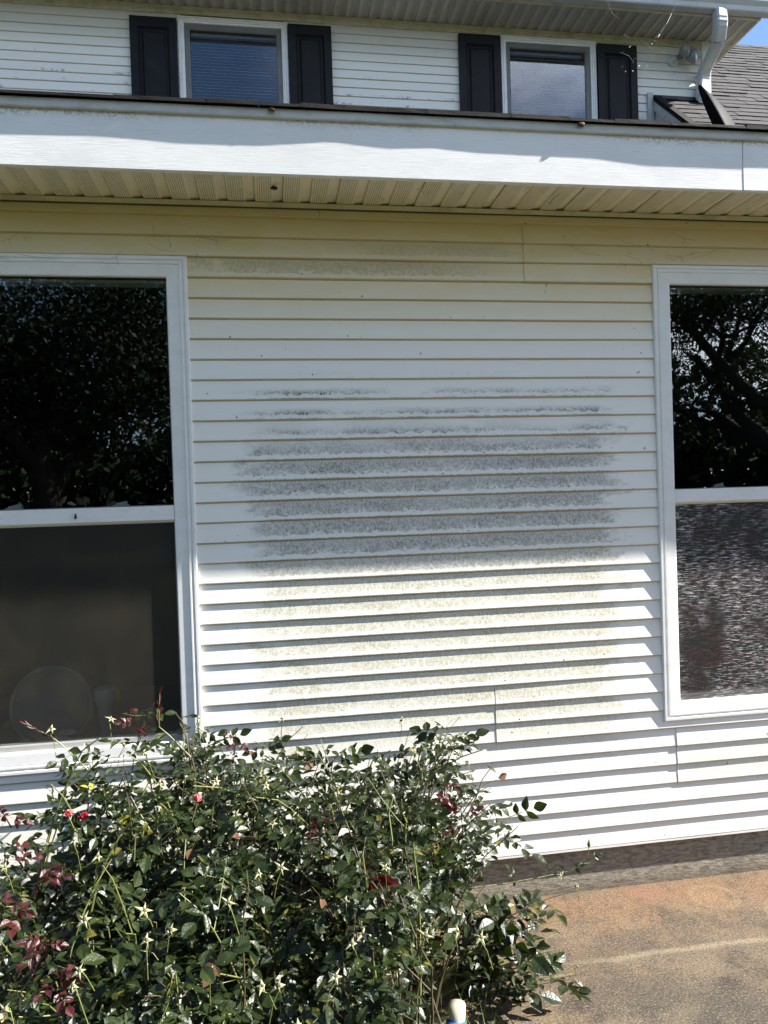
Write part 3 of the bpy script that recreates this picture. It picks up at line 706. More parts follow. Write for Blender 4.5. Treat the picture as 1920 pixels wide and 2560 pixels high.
for i_, (zz, yy, xx) in enumerate([(5.735, 3.122, 4.02), (5.700, 3.125, 4.022), (5.665, 3.140, 4.03), (5.440, 3.486, 4.086), (5.415, 3.492, 4.084), (5.27, 3.488, 4.072), (5.235, 3.465, 4.062)]):
    rect_sweep([(xx, yy - .001, zz + .003), (xx, yy + .001, zz - .003)], .114, .086, (1, 0.1, 0)).build('rib', M['gutter'], ds)

# --- steep side roof and its cheek
XC = 3.624; SL = 0.932
def rz(y): return 5.252 + SL * (y - UY)
RY, RX1 = 5.38, 7.4
sroof = MB()
sroof.add([(XC + .01, 1.89, rz(1.89) - .02), (RX1, 1.89, rz(1.89) - .02), (RX1, RY, rz(RY) - .02), (CX + .02, RY, rz(RY) - .02), (CX + .02, UY - .002, rz(UY) - .02), (XC + .01, UY - .002, rz(UY) - .02),
           (XC + .01, 1.89, rz(1.89) - .05), (RX1, 1.89, rz(1.89) - .05), (RX1, RY, rz(RY) - .05), (CX + .02, RY, rz(RY) - .05), (CX + .02, UY - .002, rz(UY) - .05), (XC + .01, UY - .002, rz(UY) - .05)],
          [(0, 1, 2, 3, 4, 5), (11, 10, 9, 8, 7, 6), (0, 6, 7, 1), (1, 7, 8, 2), (2, 8, 9, 3), (3, 9, 10, 4), (4, 10, 11, 5), (5, 11, 6, 0)])
sroof = sroof.build('side_roof', M['shingle_edge'], house)
MB().add([(CX + .02, RY + .01, rz(RY)), (RX1, RY + .01, rz(RY)), (RX1, 8.5, rz(RY) - 3), (CX + .02, 8.5, rz(RY) - 3)], [(0, 1, 2, 3)]).build('rear_roof', M['shingle_edge'], house)
un = Vector((0, -SL, 1)).normalized(); ud = Vector((0, 1, SL)).normalized()
shmesh = []
for v in range(8):
    w = [0.17, 0.22, 0.28, 0.14, 0.20, 0.25, 0.31, 0.18][v]; th = [0.006, .009, .005, .010, .006, .012, .007, .009][v]
    mb = MB(); h = .165; drop = rnd.uniform(-.006, .006)
    pts2 = [(0.001 + rnd.uniform(0, .004), drop), (w * .5, drop + rnd.uniform(-.002, .002)), (w - .001 - rnd.uniform(0, .004), drop), (w - .001, h), (0.001, h)]
    vs = [Vector((a, 0, 0)) + ud * b_ + un * (0.004 + (th if b_ < .1 else -.001)) for a, b_ in pts2] + [Vector((a, 0, 0)) + ud * b_ + un * (0.0 if b_ < .1 else -.008) for a, b_ in pts2]
    mb.add(vs, [(0, 1, 2, 3, 4), (9, 8, 7, 6, 5)] + [(i, i + 5, (i + 1) % 5 + 5, (i + 1) % 5) for i in range(5)])
    shmesh.append((w, mb.mesh('shingle')))
sl_len = (RY - 1.89) / ud.y; course = 0; s_ = 0.0; farmb = MB(); cnt = 0
while s_ < sl_len - .02:
    p0 = Vector((0, 1.89, rz(1.89))) + ud * s_
    xs0 = XC + .012 if p0.y < UY - .05 else CX + .022
    x = xs0 - rnd.uniform(0, .0)
    vis_max = 4.6 + (p0.y - 2.6) * 0.75
    while x < RX1 - .02:
        w, me = rnd.choice(shmesh)
        if x + w > RX1: break
        if p0.y > 2.55 and x < vis_max and cnt < 290:
            obj('shingle', me, M['shingle'], sroof, (x, p0.y, p0.z)); cnt += 1
        else:
            for_v = [(v.co.x + x, v.co.y + p0.y, v.co.z + p0.z) for v in me.vertices]
            farmb.add(for_v, [tuple(p.vertices) for p in me.polygons])
        x += w + .0012
    s_ += 0.128; course += 1
tag(farmb.build('shingle', M['shingle'], sroof), kind='stuff')
x = CX + .02
while x < RX1:
    mb = MB(); z = rz(RY); lift = .012
    mb.add([(x, RY - .10, z - .085), (x + .30, RY - .10, z - .085), (x + .30, RY + .01, z + .022), (x, RY + .01, z + .016), (x, RY + .12, z - .08), (x + .30, RY + .12, z - .08), (x, RY - .10, z - .10), (x + .30, RY - .10, z - .10)], [(0, 1, 2, 3), (3, 2, 5, 4), (6, 7, 1, 0)])
    mb.build('ridge_shingle', M['shingle_edge'], sroof); x += .26
# cheek (left end of the steep roof)
ck = MB().add([(XC, 1.85, rz(1.85) - .05), (XC, UY - .01, rz(UY) - .05), (XC, UY - .01, 3.9), (XC, 1.85, 3.6), (XC + .04, 1.85, rz(1.85) - .05), (XC + .04, UY - .01, rz(UY) - .05), (XC + .04, UY - .01, 3.9), (XC + .04, 1.85, 3.6)],
              [(0, 1, 2, 3), (7, 6, 5, 4), (0, 4, 5, 1), (1, 5, 6, 2), (3, 2, 6, 7), (0, 3, 7, 4)]).build('roof_cheek', M['trim_grey'], house)
a = Vector((XC - .018, 1.85, rz(1.85) - .045)); b_ = Vector((XC - .018, UY - .02, rz(UY) - .045)); dn = Vector((0, 0, -.085))
MB().add([a, b_, b_ + dn, a + dn, a + Vector((.017, 0, 0)), b_ + Vector((.017, 0, 0)), b_ + dn + Vector((.017, 0, 0)), a + dn + Vector((.017, 0, 0))],
         [(0, 1, 2, 3), (7, 6, 5, 4), (0, 4, 5, 1), (1, 5, 6, 2), (2, 6, 7, 3), (0, 3, 7, 4)]).build('rake_trim', M['trim_grey'], ck)
MB().box(XC - .075, XC - .022, UY - .030, UY - .008, 4.1, 5.28).build('vertical_trim', M['trim_grey'], house)
MB().add([(XC - .03, UY - .028, 5.262), (CX + .02, UY - .028, 5.262), (CX + .02, UY - .028, 5.236), (XC - .03, UY - .028, 5.236), (XC - .03, UY - .018, 5.262), (CX + .02, UY - .018, 5.262), (XC - .03, UY - .09, 5.195), (CX + .02, UY - .09, 5.195)],
         [(0, 1, 2, 3), (0, 4, 5, 1), (3, 2, 7, 6)]).build('flashing', M['black'], house)
a = Vector((XC - .022, 1.85, rz(1.85) + .002)); b_ = Vector((XC - .022, UY - .03, rz(UY) + .002))
MB().add([a, b_, b_ + Vector((.06, 0, .006)), a + Vector((.06, 0, .006)), a - Vector((0, 0, .045)), b_ - Vector((0, 0, .045))], [(0, 1, 2, 3), (4, 5, 1, 0)]).build('rake_flashing', M['shingle_edge'], house)

# ------------------------------------------------------------------ floodlight, dish, web
fl = tag(empty('flood_light', (3.813, UY - .008, 5.591)), 'twin bulb floodlight on the upper siding beside the bent downspout', 'floodlight')
q = MB().lathe([(.052, 0), (.052, .008), (.046, .014), (.020, .016), (.018, .05), (.0, .052)], (0, 0, 0), (0, -1, 0), 28).build('base', M['gutter'], fl, True)
for (dx, dz, ax) in ((.050, .030, (0.50, -0.85, 0.10)), (.135, .005, (0.70, -0.60, -0.15))):
    ax = Vector(ax).normalized(); c0 = Vector((dx * .45, -.045, dz * .5))
    MB().tube([(0, -.035, 0), (dx * .35, -.05, dz * .4), c0 + ax * .015], [.009, .009, .012], 10).build('arm', M['frame_dark'], fl, True)
    base = Vector((dx * .72, -.055, dz))
    MB().lathe([(.018, 0), (.024, .012), (.046, .034), (.062, .062), (.066, .076), (.058, .090), (.032, .100), (0, .103)], base, ax, 24).build('bulb', M['bulb'], fl, True)

dish = tag(empty('satellite_dish', (3.313, 2.0, 3.74)), 'dark curved dish seen nearly edge on, standing on the low roof below the downspout', 'dish')
tip = Vector((-0.181, 0, 0.346)).normalized()
view = (Vector((3.313, 2.0, 4.136)) - Vector((0, -2.837, 1.62))).normalized()
tip = (tip - view * tip.dot(view)).normalized()
nrm2 = view.cross(tip).normalized()
if nrm2.x < 0: nrm2 = -nrm2
nrm2 = (nrm2 * math.cos(math.radians(5)) + view * math.sin(math.radians(5))).normalized(); bb_ = tip.cross(nrm2).normalized()
mb = MB(); vs = []; fs = []; R_ = .40; ctr = Vector((0.0, 0.0, 0.396)); NR, NS = 8, 40
for i in range(NR + 1):
    for k in range(NS):
        r = R_ * i / NR; t = 2 * math.pi * k / NS
        vs.append(ctr + tip * (math.cos(t) * r) + bb_ * (math.sin(t) * r * .92) + nrm2 * (-(r / R_) ** 2 * .085 + .055))
for i in range(NR):
    for k in range(NS):
        p = (k + 1) % NS; fs.append((i * NS + k, i * NS + p, (i + 1) * NS + p, (i + 1) * NS + k))
n0 = len(vs)
for i in range(NR + 1):
    for k in range(NS): vs.append(vs[i * NS + k] - nrm2 * .006)
fs += [tuple(j + n0 for j in f[::-1]) for f in fs]
fs += [(NR * NS + k, NR * NS + (k + 1) % NS, n0 + NR * NS + (k + 1) % NS, n0 + NR * NS + k) for k in range(NS)]
mb.add(vs, fs).build('reflector', M['dish'], dish, True)
MB().tube([ctr + tip * R_ * math.cos(t) + bb_ * R_ * .92 * math.sin(t) + nrm2 * (-.030 - .003) for t in [2 * math.pi * k / 40 for k in range(41)]], .006, 6).build('rim', M['dish'], dish, True)
MB().tube([(-.02, .1, .0), (-.02, .1, .25), ctr - nrm2 * .02], .018, 8).build('mast', M['dish'], dish, True)

WEB = [((2.217, 0.8, 4.206), (2.146, 0.8, 4.076)), ((2.146, 0.8, 4.076), (2.094, 0.8, 4.002)), ((2.146, 0.8, 4.08), (2.112, 0.8, 4.038)), ((1.994, 0.8, 3.986), (2.081, 0.8, 3.916)),
       ((2.226, 0.8, 3.823), (2.276, 0.8, 3.802)), ((2.058, 0.8, 3.97), (2.062, 0.8, 3.95)), ((2.031, 0.8, 3.913), (2.06, 0.8, 3.882)), ((2.017, 0.8, 3.872), (2.033, 0.8, 3.833)),
       ((2.033, 0.8, 3.905), (2.052, 0.8, 3.918)), ((2.15, 0.8, 3.847), (2.168, 0.8, 3.836)), ((1.819, 0.8, 4.177), (1.886, 0.8, 4.081)), ((1.881, 0.8, 3.913), (1.957, 0.8, 3.867)), ((1.903, 0.8, 4.004), (1.934, 0.8, 3.965))]
mb = MB()
for i, (a, b_) in enumerate(WEB):
    a, b_ = Vector(a), Vector(b_); mid = (a + b_) / 2 + Vector((0, rnd.uniform(-.03, .03), -.003))
    r = .0009 if i in (0, 1, 10, 11) else .0007
    mb.tube([a, mid, b_], [r * .5, r, r * .5], 4)
for i in range(26):
    p = Vector((rnd.uniform(1.93, 2.16), .8 + rnd.uniform(-.1, .1), rnd.uniform(3.80, 4.0))); d = Vector((rnd.uniform(-1, 1), rnd.uniform(-1, 1), rnd.uniform(-1, 1))) * .012
    mb.tube([p, p + d], rnd.choice([.0006, .0009]), 3)
tag(mb.build('spider_web', M['web']), 'torn glinting spider web hanging in front of the upper right shutter', 'spider web')

mb = MB(); rw = random.Random(4)
for (xa, xb, zc) in ((-.62, -.12, 2.585), (-.45, -.20, 2.60), (1.30, 1.62, 2.575), (-.95, -.70, 2.57), (1.70, 2.0, 2.60)):
    for k in range(4):
        p = Vector((rw.uniform(xa, xb), -.012, zc + rw.uniform(-.03, .05))); q_ = p + Vector((rw.uniform(-.16, .16), rw.uniform(-.02, 0), rw.uniform(-.04, .05)))
        mid = (p + q_) / 2 + Vector((0, -.006, -rw.uniform(.004, .018)))
        mb.tube([p, mid, q_], .0005, 4)
        if k < 2: mb.tube([mid, mid + Vector((rw.uniform(-.01, .01), 0, -rw.uniform(.01, .035)))], .0007, 4)
tag(mb.build('cobweb', M['frame_dark']), 'dusty brown cobweb threads on the siding just above the lower windows', 'cobweb')

# small insect nests and a dead wasp
def blob(name, loc, r, mat, sq=(1, 1, 1), seed=0, parent=None):
    mb = MB(); vs = []; fs = []; NR, NS = 6, 9
    for i in range(NR + 1):
        ph = math.pi * i / NR
        for k in range(NS):
            t = 2 * math.pi * k / NS; d = Vector((math.sin(ph) * math.cos(t) * sq[0], math.sin(ph) * math.sin(t) * sq[1], math.cos(ph) * sq[2]))
            vs.append(Vector(loc) + d * r * (1 + .45 * mnoise.noise(d * 2.2 + Vector((seed, 0, 0)))))
    for i in range(NR):
        for k in range(NS):
            p = (k + 1) % NS; fs.append((i * NS + k, i * NS + p, (i + 1) * NS + p, (i + 1) * NS + k))
    return mb.add(vs, fs).build(name, mat, parent, True)
tag(blob('mud_nest', (0.054, -0.305, 2.950), .008, M['brown'], (1.5, .6, 1), 1), 'small brown mud nest under the roof edge above the left shadow step', 'mud nest')
tag(blob('mud_nest', (1.154, -0.305, 2.950), .009, M['brown'], (1.6, .6, .9), 2), 'larger brown mud nest under the roof edge below the right upper window', 'mud nest')
tag(blob('mud_nest', (0.055, -0.15, 2.752), .009, M['black'], (1.4, 1, .7), 3), 'dark crumb of nest stuck to the lower soffit', 'mud nest')
wp = tag(empty('dead_wasp', (-0.696, -0.012, 1.600)), 'tiny dead wasp on the middle rail of the left window', 'insect')
blob('abdomen', (0, 0, -.003), .0055, M['black'], (.8, .8, 1.3), 4, wp); blob('thorax', (0, 0, .006), .0035, M['brown'], (1, 1, 1), 5, wp)
MB().tube([(-.003, 0, .008), (-.009, -.002, .014)], .0006, 4).tube([(.002, 0, .008), (.006, -.002, .013)], .0006, 4).build('leg', M['leaf_yellow'], wp)

# ------------------------------------------------------------------ things behind the left window
tag(MB().box(-1.17, -0.34, 0.105, 0.62, .690, .706).box(-1.15, -1.13, .12, .60, .205, .69).box(-.38, -.36, .12, .60, .205, .69).build('window_shelf', M['shelf']), 'grey shelf just inside the left window', 'shelf')
dc = tag(empty('round_tray', (-0.875, 0.24, .706)), 'round blue grey tray standing on edge behind the left window screen', 'tray')
q = MB().lathe([(.150, -.004), (.150, .004), (.140, .006), (.135, .001), (0, .001)], (0, 0, .150), (0.05, -1, .22), 40).build('plate', M['slate'], dc)
q = MB().lathe([(.152, -.006), (.156, 0), (.152, .006), (.149, 0)], (0, 0, .150), (0.05, -1, .22), 40).build('rim', M['shelf'], dc, True)
mg = tag(empty('mug', (-0.685, 0.28, .706)), 'pale footed ceramic mug beside the round tray inside the left window', 'mug')
MB().lathe([(.022, 0), (.028, .004), (.030, .010), (.016, .03), (.022, .055), (.030, .075), (.024, .10), (.030, .125), (.040, .15), (.041, .195), (.0385, .197), (.037, .15), (.02, .13), (0, .128)], (0, 0, 0), (0, 0, 1), 26).build('cup', M['ceramic'], mg, True)
MB().tube([(.036, 0, .185), (.060, 0, .18), (.062, 0, .155), (.036, 0, .148)], .004, 8).build('handle', M['ceramic'], mg, True)
for nm, p, r, sq, lab in (('seashell', (-.83, .16, .735), .028, (1.5, 1, .8), 'pale shell shaped ornament on the shelf in front of the round tray'), ('stone', (-.96, .16, .730), .030, (1.2, 1, .8), 'pale rounded stone at the left end of the shelf behind the screen'), ('figurine', (-.80, .17, .765), .022, (1.6, .7, .6), 'small pale tilted ornament leaning on the round tray')):
    tag(blob(nm, p, r, M['ceramic'], sq, 7 + r * 100), lab, nm)

# ------------------------------------------------------------------ garden: pipe, weeds, litter
pp = tag(empty('pipe', (0.478, -0.80, 0.0)), 'short cream plastic pipe with a blue end leaning beside the rose bush', 'pipe')
MB().tube([(-.012, .06, .0), (.002, .04, .06), (.006, .03, .10), (.010, .035, .158)], [.023, .023, .024, .025], 14).build('tube', M['cream'], pp, True)
MB().tube([(-.016, -.01, .0), (-.006, .0, .06), (-.001, .006, .122)], [.028, .028, .028], 14).build('blue_end', M['blue'], pp, True)
mb = MB()
for i in range(900):
    x = rnd.uniform(.30, .62) if i < 700 else rnd.uniform(-1.5, .4); y = rnd.uniform(-1.0, -.12)
    if x > .50 and rnd.random() < .75: continue
    h = rnd.uniform(.03, .16); a = rnd.uniform(0, 6.28); lean = rnd.uniform(.1, .9); w = rnd.uniform(.001, .0025)
    d = Vector((math.cos(a), math.sin(a), 0)); sdir = Vector((-d.y, d.x, 0)) * w; p = Vector((x, y, -.01))
    m1 = p + d * h * lean * .4 + Vector((0, 0, h * .6)); t1 = p + d * h * lean + Vector((0, 0, h))
    mb.add([p - sdir, p + sdir, m1 + sdir * .7, m1 - sdir * .7, t1], [(0, 1, 2, 3), (3, 2, 4)])
tag(mb.build('grass', M['grass']), 'thin weeds and grass blades at the foot of the rose bush', 'grass', kind='stuff')
mb = MB()
for i in range(1100):
    x = rnd.gauss(.48, .12) if i < 800 else rnd.uniform(-1.5, .5); y = rnd.uniform(-1.1, -.02)
    a = rnd.uniform(0, 6.28); L_ = rnd.uniform(.01, .06); w = rnd.uniform(.0008, .006 if L_ < .03 else .0018)
    d = Vector((math.cos(a), math.sin(a), rnd.uniform(-.1, .25))) * L_; sdir = Vector((-math.sin(a), math.cos(a), rnd.uniform(-.3, .3))) * w
    p = Vector((x, y, .006 + rnd.uniform(0, .01)))
    mb.add([p - d * .5, p + sdir, p + d * .5, p - sdir], [(0, 1, 2, 3)])
tag(mb.build('leaf_litter', M['litter']), 'dry straw and fallen leaf bits along the patio edge', 'leaf litter', kind='stuff')

# ------------------------------------------------------------------ roses
def leaflet(L_, w, fold, curl, q, base):
    """one rose leaflet: blade folded on its midrib, drooping, with a toothed outline"""
    st = [(0, 0), (.10, .30), (.24, .72), (.42, 1.0), (.60, .92), (.78, .62), (.92, .26), (1, 0)]
    vs = []; fs = []
    for i, (t, ww) in enumerate(st):
        z = -curl * L_ * t * t; h = w * ww * .5
        if ww == 0: vs.append(Vector((t * L_, 0, z)))
        else: vs += [Vector((t * L_ - (.02 * L_ if i % 2 else 0), h, z + h * fold)), Vector((t * L_, 0, z)), Vector((t * L_ - (.02 * L_ if i % 2 else 0), -h, z + h * fold))]
    idx = lambda i: 1 + (i - 1) * 3
    n = len(st)
    fs += [(0, idx(1) + 1, idx(1)), (0, idx(1) + 2, idx(1) + 1)]
    for i in range(1, n - 2):
        a, b_ = idx(i), idx(i + 1); fs += [(a, a + 1, b_ + 1, b_), (a + 1, a + 2, b_ + 2, b_ + 1)]
    e = idx(n - 2); fs += [(e, e + 1, len(vs) - 1), (e + 1, e + 2, len(vs) - 1)]
    return [q @ v + base for v in vs], fs
def compound(r, k=5, small=1.0):
    mb = MB(); L_ = r.uniform(.050, .066) * small; rach = L_ * 1.9
    def rp(t): return Vector((rach * t, 0, -.25 * rach * t * t))
    mb.tube([rp(0), rp(.5), rp(1)], [.0010, .0008, .0006], 4, False)
    spec = [(1.0, 0, 1.08)]
    if k >= 3: spec += [(.72, 58, .95), (.72, -58, .95)]
    if k >= 5: spec += [(.36, 66, .72), (.36, -66, .72)]
    for t, ang, sc in spec:
        q = Euler((r.uniform(-.35, .35), r.uniform(-.05, .35), math.radians(ang + r.uniform(-10, 10)))).to_quaternion()
        vs, fs = leaflet(L_ * sc, L_ * sc * r.uniform(.56, .68), r.uniform(.15, .55), r.uniform(.05, .32), q, rp(t))
        mb.add(vs, fs)
    return mb
rl = random.Random(21)
LEAVES = [compound(rl, k) for k in (5, 5, 5, 3, 5, 3, 5, 5)]
LMESH = [l.mesh('leaf') for l in LEAVES]
for m_ in LMESH: m_.materials.append(M['leaf'])
def copy_mesh_mat(mb, mat):
    m_ = mb.mesh('leaf'); m_.materials.append(mat); return m_
REDL = [copy_mesh_mat(compound(rl, 5, .95), M['leaf_red']), copy_mesh_mat(compound(rl, 3, .9), M['leaf_red'])]
YELL = [copy_mesh_mat(compound(rl, 3, .8), M['leaf_yellow'])]
BROWNL = [copy_mesh_mat(compound(rl, 3, .8), M['brown']), copy_mesh_mat(compound(rl, 1, .9), M['brown'])]
LRAW = [([Vector(v) for v in l.v], l.f) for l in LEAVES]

def star_mesh(r):
    mb = MB()
    for k in range(5):
        a = 2 * math.pi * k / 5 + r.uniform(-.2, .2); q = Euler((0, r.uniform(-.35, .5), a)).to_quaternion()
        L_ = r.uniform(.011, .021); w = r.uniform(.0024, .004)
        vs = [Vector((0, 0, 0)), Vector((L_ * .3, w, .001)), Vector((L_ * .3, 0, .0025)), Vector((L_ * .3, -w, .001)), Vector((L_, r.uniform(-.002, .002), -.003))]
        mb.add([q @ v for v in vs], [(0, 2, 1), (0, 3, 2), (1, 2, 4), (2, 3, 4)])
    return mb
STAR = []
for i in range(4):
    m_ = star_mesh(rl).mesh('sepals'); m_.materials.append(M['sepal']); STAR.append(m_)
def lathe_mesh(name, prof, mat, sides=8):
    m_ = MB().lathe(prof, (0, 0, 0), (0, 0, 1), sides).mesh(name, True); m_.materials.append(mat); return m_
HIP = lathe_mesh('hip', [(.0012, -.016), (.0045, -.012), (.0058, -.006), (.004, -.001), (.002, .001)], M['hip'])
EYE = lathe_mesh('dry_stamens', [(.003, -.001), (.0036, .0015), (.002, .003), (0, .0035)], M['brown'])

def rot_to(d, up=Vector((0, 0, 1)), roll=0.0):
    """matrix with local X along d and local Z as near to up as it can be"""
    xa = d.normalized(); za = (up - xa * up.dot(xa))
    if za.length < 1e-3: za = Vector((1, 0, 0)) - xa * xa.x
    za.normalize(); ya = za.cross(xa)
    m = Matrix((xa, ya, za)).transposed().to_4x4()
    return m @ Matrix.Rotation(roll, 4, 'X')

OUT = [(-2.5, .60), (-1.2, .68), (-.83, .73), (-.76, .75), (-.74, .90), (-.66, .95), (-.58, .96), (-.49, 1.02), (-.43, 1.02), (-.35, 1.05), (-.25, .99), (-.14, .925), (.03, .95), (.12, .89), (.205, .87), (.29, .82), (.36, .86), (.43, .91), (.6, .905), (.65, .89), (.69, .75), (.77, .73), (.83, .62), (.845, .50), (.87, .30)]
def interp(t, x):
    if x <= t[0][0]: return t[0][1]
    for (a, za), (b_, zb) in zip(t, t[1:]):
        if x <= b_: return za + (zb - za) * (x - a) / (b_ - a)
    return -1
LOWEDGE = [(-3, -1), (.44, -1), (.47, .05), (.52, .28), (.60, .33), (.66, .36), (.71, .42), (.80, .45), (.86, .5)]
DOME = [(-1.75, .45), (-1.6, .62), (-1.3, .74), (-1.05, .82), (-.8, .90), (-.5, 1.04), (-.15, .98), (0, .9)]
def inside(p):
    if p.y > -.03 or p.y < -1.75: return False
    if p.z > interp(DOME, p.y) + .04 * mnoise.noise(p * 5): return False
    s_ = 2.337 / (p.y + 2.837)
    x_ = p.x * s_; z_ = 1.62 - (1.62 - p.z) * s_
    # the crown narrows to the right, and its outline has hollows and shoots
    if x_ > .87: return False
    if z_ > interp(OUT, x_) + .035 * mnoise.noise(Vector((x_ * 16, 3, 0))): return False
    if z_ < interp(LOWEDGE, x_) - .02: return False
    return True

def bush(name, label, canes, leaf_budget, extras, mats, limit=290, keep=None):
    root = tag(empty(name, canes[0][0]), label, 'rose bush', 'rose bushes in the bed under the wall')
    off = Vector(root.location)
    placed = []
    for cane in canes:
        base, tip_ = Vector(cane[0]), Vector(cane[1]); nl = cane[2]
        r = random.Random(hash((round(base.x, 3), round(tip_.x, 3), round(tip_.z, 3))) & 0xffff)
        span = (tip_ - base); side = Vector((r.uniform(-1, 1), r.uniform(-1, 1), 0)) * .10 * span.length
        n = 10; pts = []
        for i in range(n + 1):
            t = i / n; p = base.lerp(tip_, t); p.x = base.x + span.x * t ** 1.5; p.y = base.y + span.y * t ** 1.5; p.z = base.z + span.z * (1 - (1 - t) ** 1.35)
            p += side * math.sin(t * math.pi) + Vector((mnoise.noise(Vector((t * 6, tip_.x * 9, 0))), mnoise.noise(Vector((t * 6, tip_.x * 9, 5))), 0)) * .02 * t
            pts.append(p)
        th = cane[3] if len(cane) > 3 else r.uniform(.0030, .0058)
        mb = MB().tube([p - off for p in pts], [th * (1 - .72 * i / n) for i in range(n + 1)], 6)
        # side twigs
        twigs = [(pts, .30)]
        for j in range(max(1, nl // 6)):
            t = r.uniform(.35, .95); i0 = min(n - 1, int(t * n)); p = pts[i0].copy()
            d = Vector((r.uniform(-1, 1), r.uniform(-1, .8), r.uniform(-.1, 1.1))).normalized(); L_ = r.uniform(.06, .17)
            tw = [p + d * L_ * q_ + Vector((0, 0, .25 * L_ * q_ * q_)) for q_ in (0, .35, .7, 1)]
            if not (keep or inside)(tw[-1]): continue
            mb.tube([v - off for v in tw], [.0017, .0014, .0012, .0008], 4)
            twigs.append((tw, 0.0))
        mb.build('cane', M['stem'] if r.random() < .55 else M['cane'], root)
        for tw, t0 in twigs:
            cnt_ = nl if tw is pts else r.randint(4, 7)
            for j in range(cnt_):
                t = t0 + (1 - t0) * (j + r.random()) / cnt_; f = t * (len(tw) - 1); i0 = min(len(tw) - 2, int(f)); p = tw[i0].lerp(tw[i0 + 1], f - i0)
                az = j * 2.4 + r.uniform(-.6, .6); d = Vector((math.cos(az), math.sin(az), r.uniform(-.25, .6))).normalized()
                up = Vector((r.gauss(.15, .45), r.gauss(-.25, .45), 1)).normalized()
                e = p + d * .06
                if not (keep or inside)(e): continue
                sc = r.uniform(.36, .76) * (1.45 if keep else 1.0)
                mt = Matrix.Translation(p - off) @ rot_to(d, up, r.uniform(-.5, .5)) @ Matrix.Scale(sc, 4)
                placed.append((mt, r.randrange(len(LRAW)), p))
    camp = Vector((0, -2.837, 1.62))
    def key(a):
        dd = (a[2] - camp).length
        front = (a[2].z > interp(DOME, a[2].y) - .16) or a[2].y < -1.2
        return dd * (1 if front else 1.7)
    placed.sort(key=key)
    for mt, vi, p in placed[:limit]:
        o = obj('leaf', LMESH[vi], None, root); o.matrix_local = mt
    if placed[limit:]:
        mb = MB()
        for mt, vi, p in placed[limit:]:
            vs, fs = LRAW[vi]; mb.add([mt @ v for v in vs], fs)
        tag(mb.build('foliage', M['leaf'], root), kind='stuff')
    for kind_, p, d, sc in extras:
        p = Vector(p); d = Vector(d).normalized()
        foot = p - Vector((0, 0, rl.uniform(.05, .10))) + Vector((rl.uniform(-.03, .03), rl.uniform(0, .04), 0))
        if kind_ == 'star':
            MB().tube([foot - off, (foot + p) / 2 - off + Vector((0, 0, .008)), p - off - d * .016], [.0012, .0010, .0012], 5).build('flower_stalk', M['stem'], root)
            mt_ = Matrix.Translation(p - off) @ d.to_track_quat('Z', 'Y').to_matrix().to_4x4() @ Matrix.Scale(sc, 4)
            o = obj('hip', HIP, None, root); o.matrix_local = mt_
            o2 = obj('sepals', rl.choice(STAR), None, root); o2.matrix_local = mt_
            o3 = obj('dry_stamens', EYE, None, root); o3.matrix_local = mt_
        elif kind_ in ('red', 'yellow'):
            n_ = 5 if kind_ == 'red' else 1
            MB().tube([foot - off, p - off], [.0018, .0014], 5).build('red_shoot' if kind_ == 'red' else 'shoot', M['leaf_red'] if kind_ == 'red' else M['stem'], root)
            for j in range(n_):
                a = rl.uniform(0, 6.28); dd = Vector((math.cos(a), math.sin(a) - .3, rl.uniform(-.5, .6)))
                o = obj('red_leaf' if kind_ == 'red' else 'yellow_leaf', rl.choice(REDL if kind_ == 'red' else YELL), None, root)
                o.matrix_local = Matrix.Translation(p - off + Vector((0, 0, -.012 * j))) @ rot_to(dd, Vector((rl.gauss(0, .5), -.5, 1)), rl.uniform(-.6, .6)) @ Matrix.Scale(sc * rl.uniform(.32, .56), 4)
        elif kind_ == 'brown':
            o = obj('withered_leaf', rl.choice(BROWNL), None, root)
            if inside(p): o.matrix_local = Matrix.Translation(p - off) @ rot_to(Vector((rl.uniform(-1, 1), rl.uniform(-1, .2), rl.uniform(-.9, .3))), Vector((rl.gauss(0, .5), -.5, 1)), rl.uniform(-.9, .9)) @ Matrix.Scale(sc, 4)
            else: bpy.data.objects.remove(o)
        elif kind_ == 'droop':
            for j in range(5):
                o = obj('withered_leaf', rl.choice(REDL), None, root)
                o.matrix_local = Matrix.Translation(p - off + Vector((rl.uniform(-.03, .03), 0, rl.uniform(-.01, .02)))) @ rot_to(Vector((rl.uniform(-.3, .3), -.2, -1)), Vector((0, -1, .2)), rl.uniform(-.7, .7)) @ Matrix.Scale(sc * 1.0, 4)
        elif kind_ == 'redtip':
            q_ = p - d * .10
            MB().tube([q_ - Vector((-.09, 0, .10)) - off, q_ - off - Vector((-.03, 0, .03)), q_ - off, p - off], [.0022, .0020, .0018, .0012], 6).build('shoot', M['stem'], root)
            for j in range(9):
                pp_ = q_.lerp(p, j / 8.0)
                vs, fs = leaflet(.028, .007, .6, -.1, rot_to(d + Vector((rl.uniform(-.5, .5), rl.uniform(-.5, .5), rl.uniform(-.2, .3))), Vector((rl.uniform(-1, 1), -1, .3))).to_quaternion(), pp_ - off)
                MB().add(vs, fs).build('red_leaf', M['leaf_red'] if j > 1 else M['brown'], root)
        elif kind_ in ('pink', 'crimson'):
            MB().tube([foot - off, p - off], [.0015, .0015], 5).build('flower_stalk', M['stem'], root)
            mb = MB()
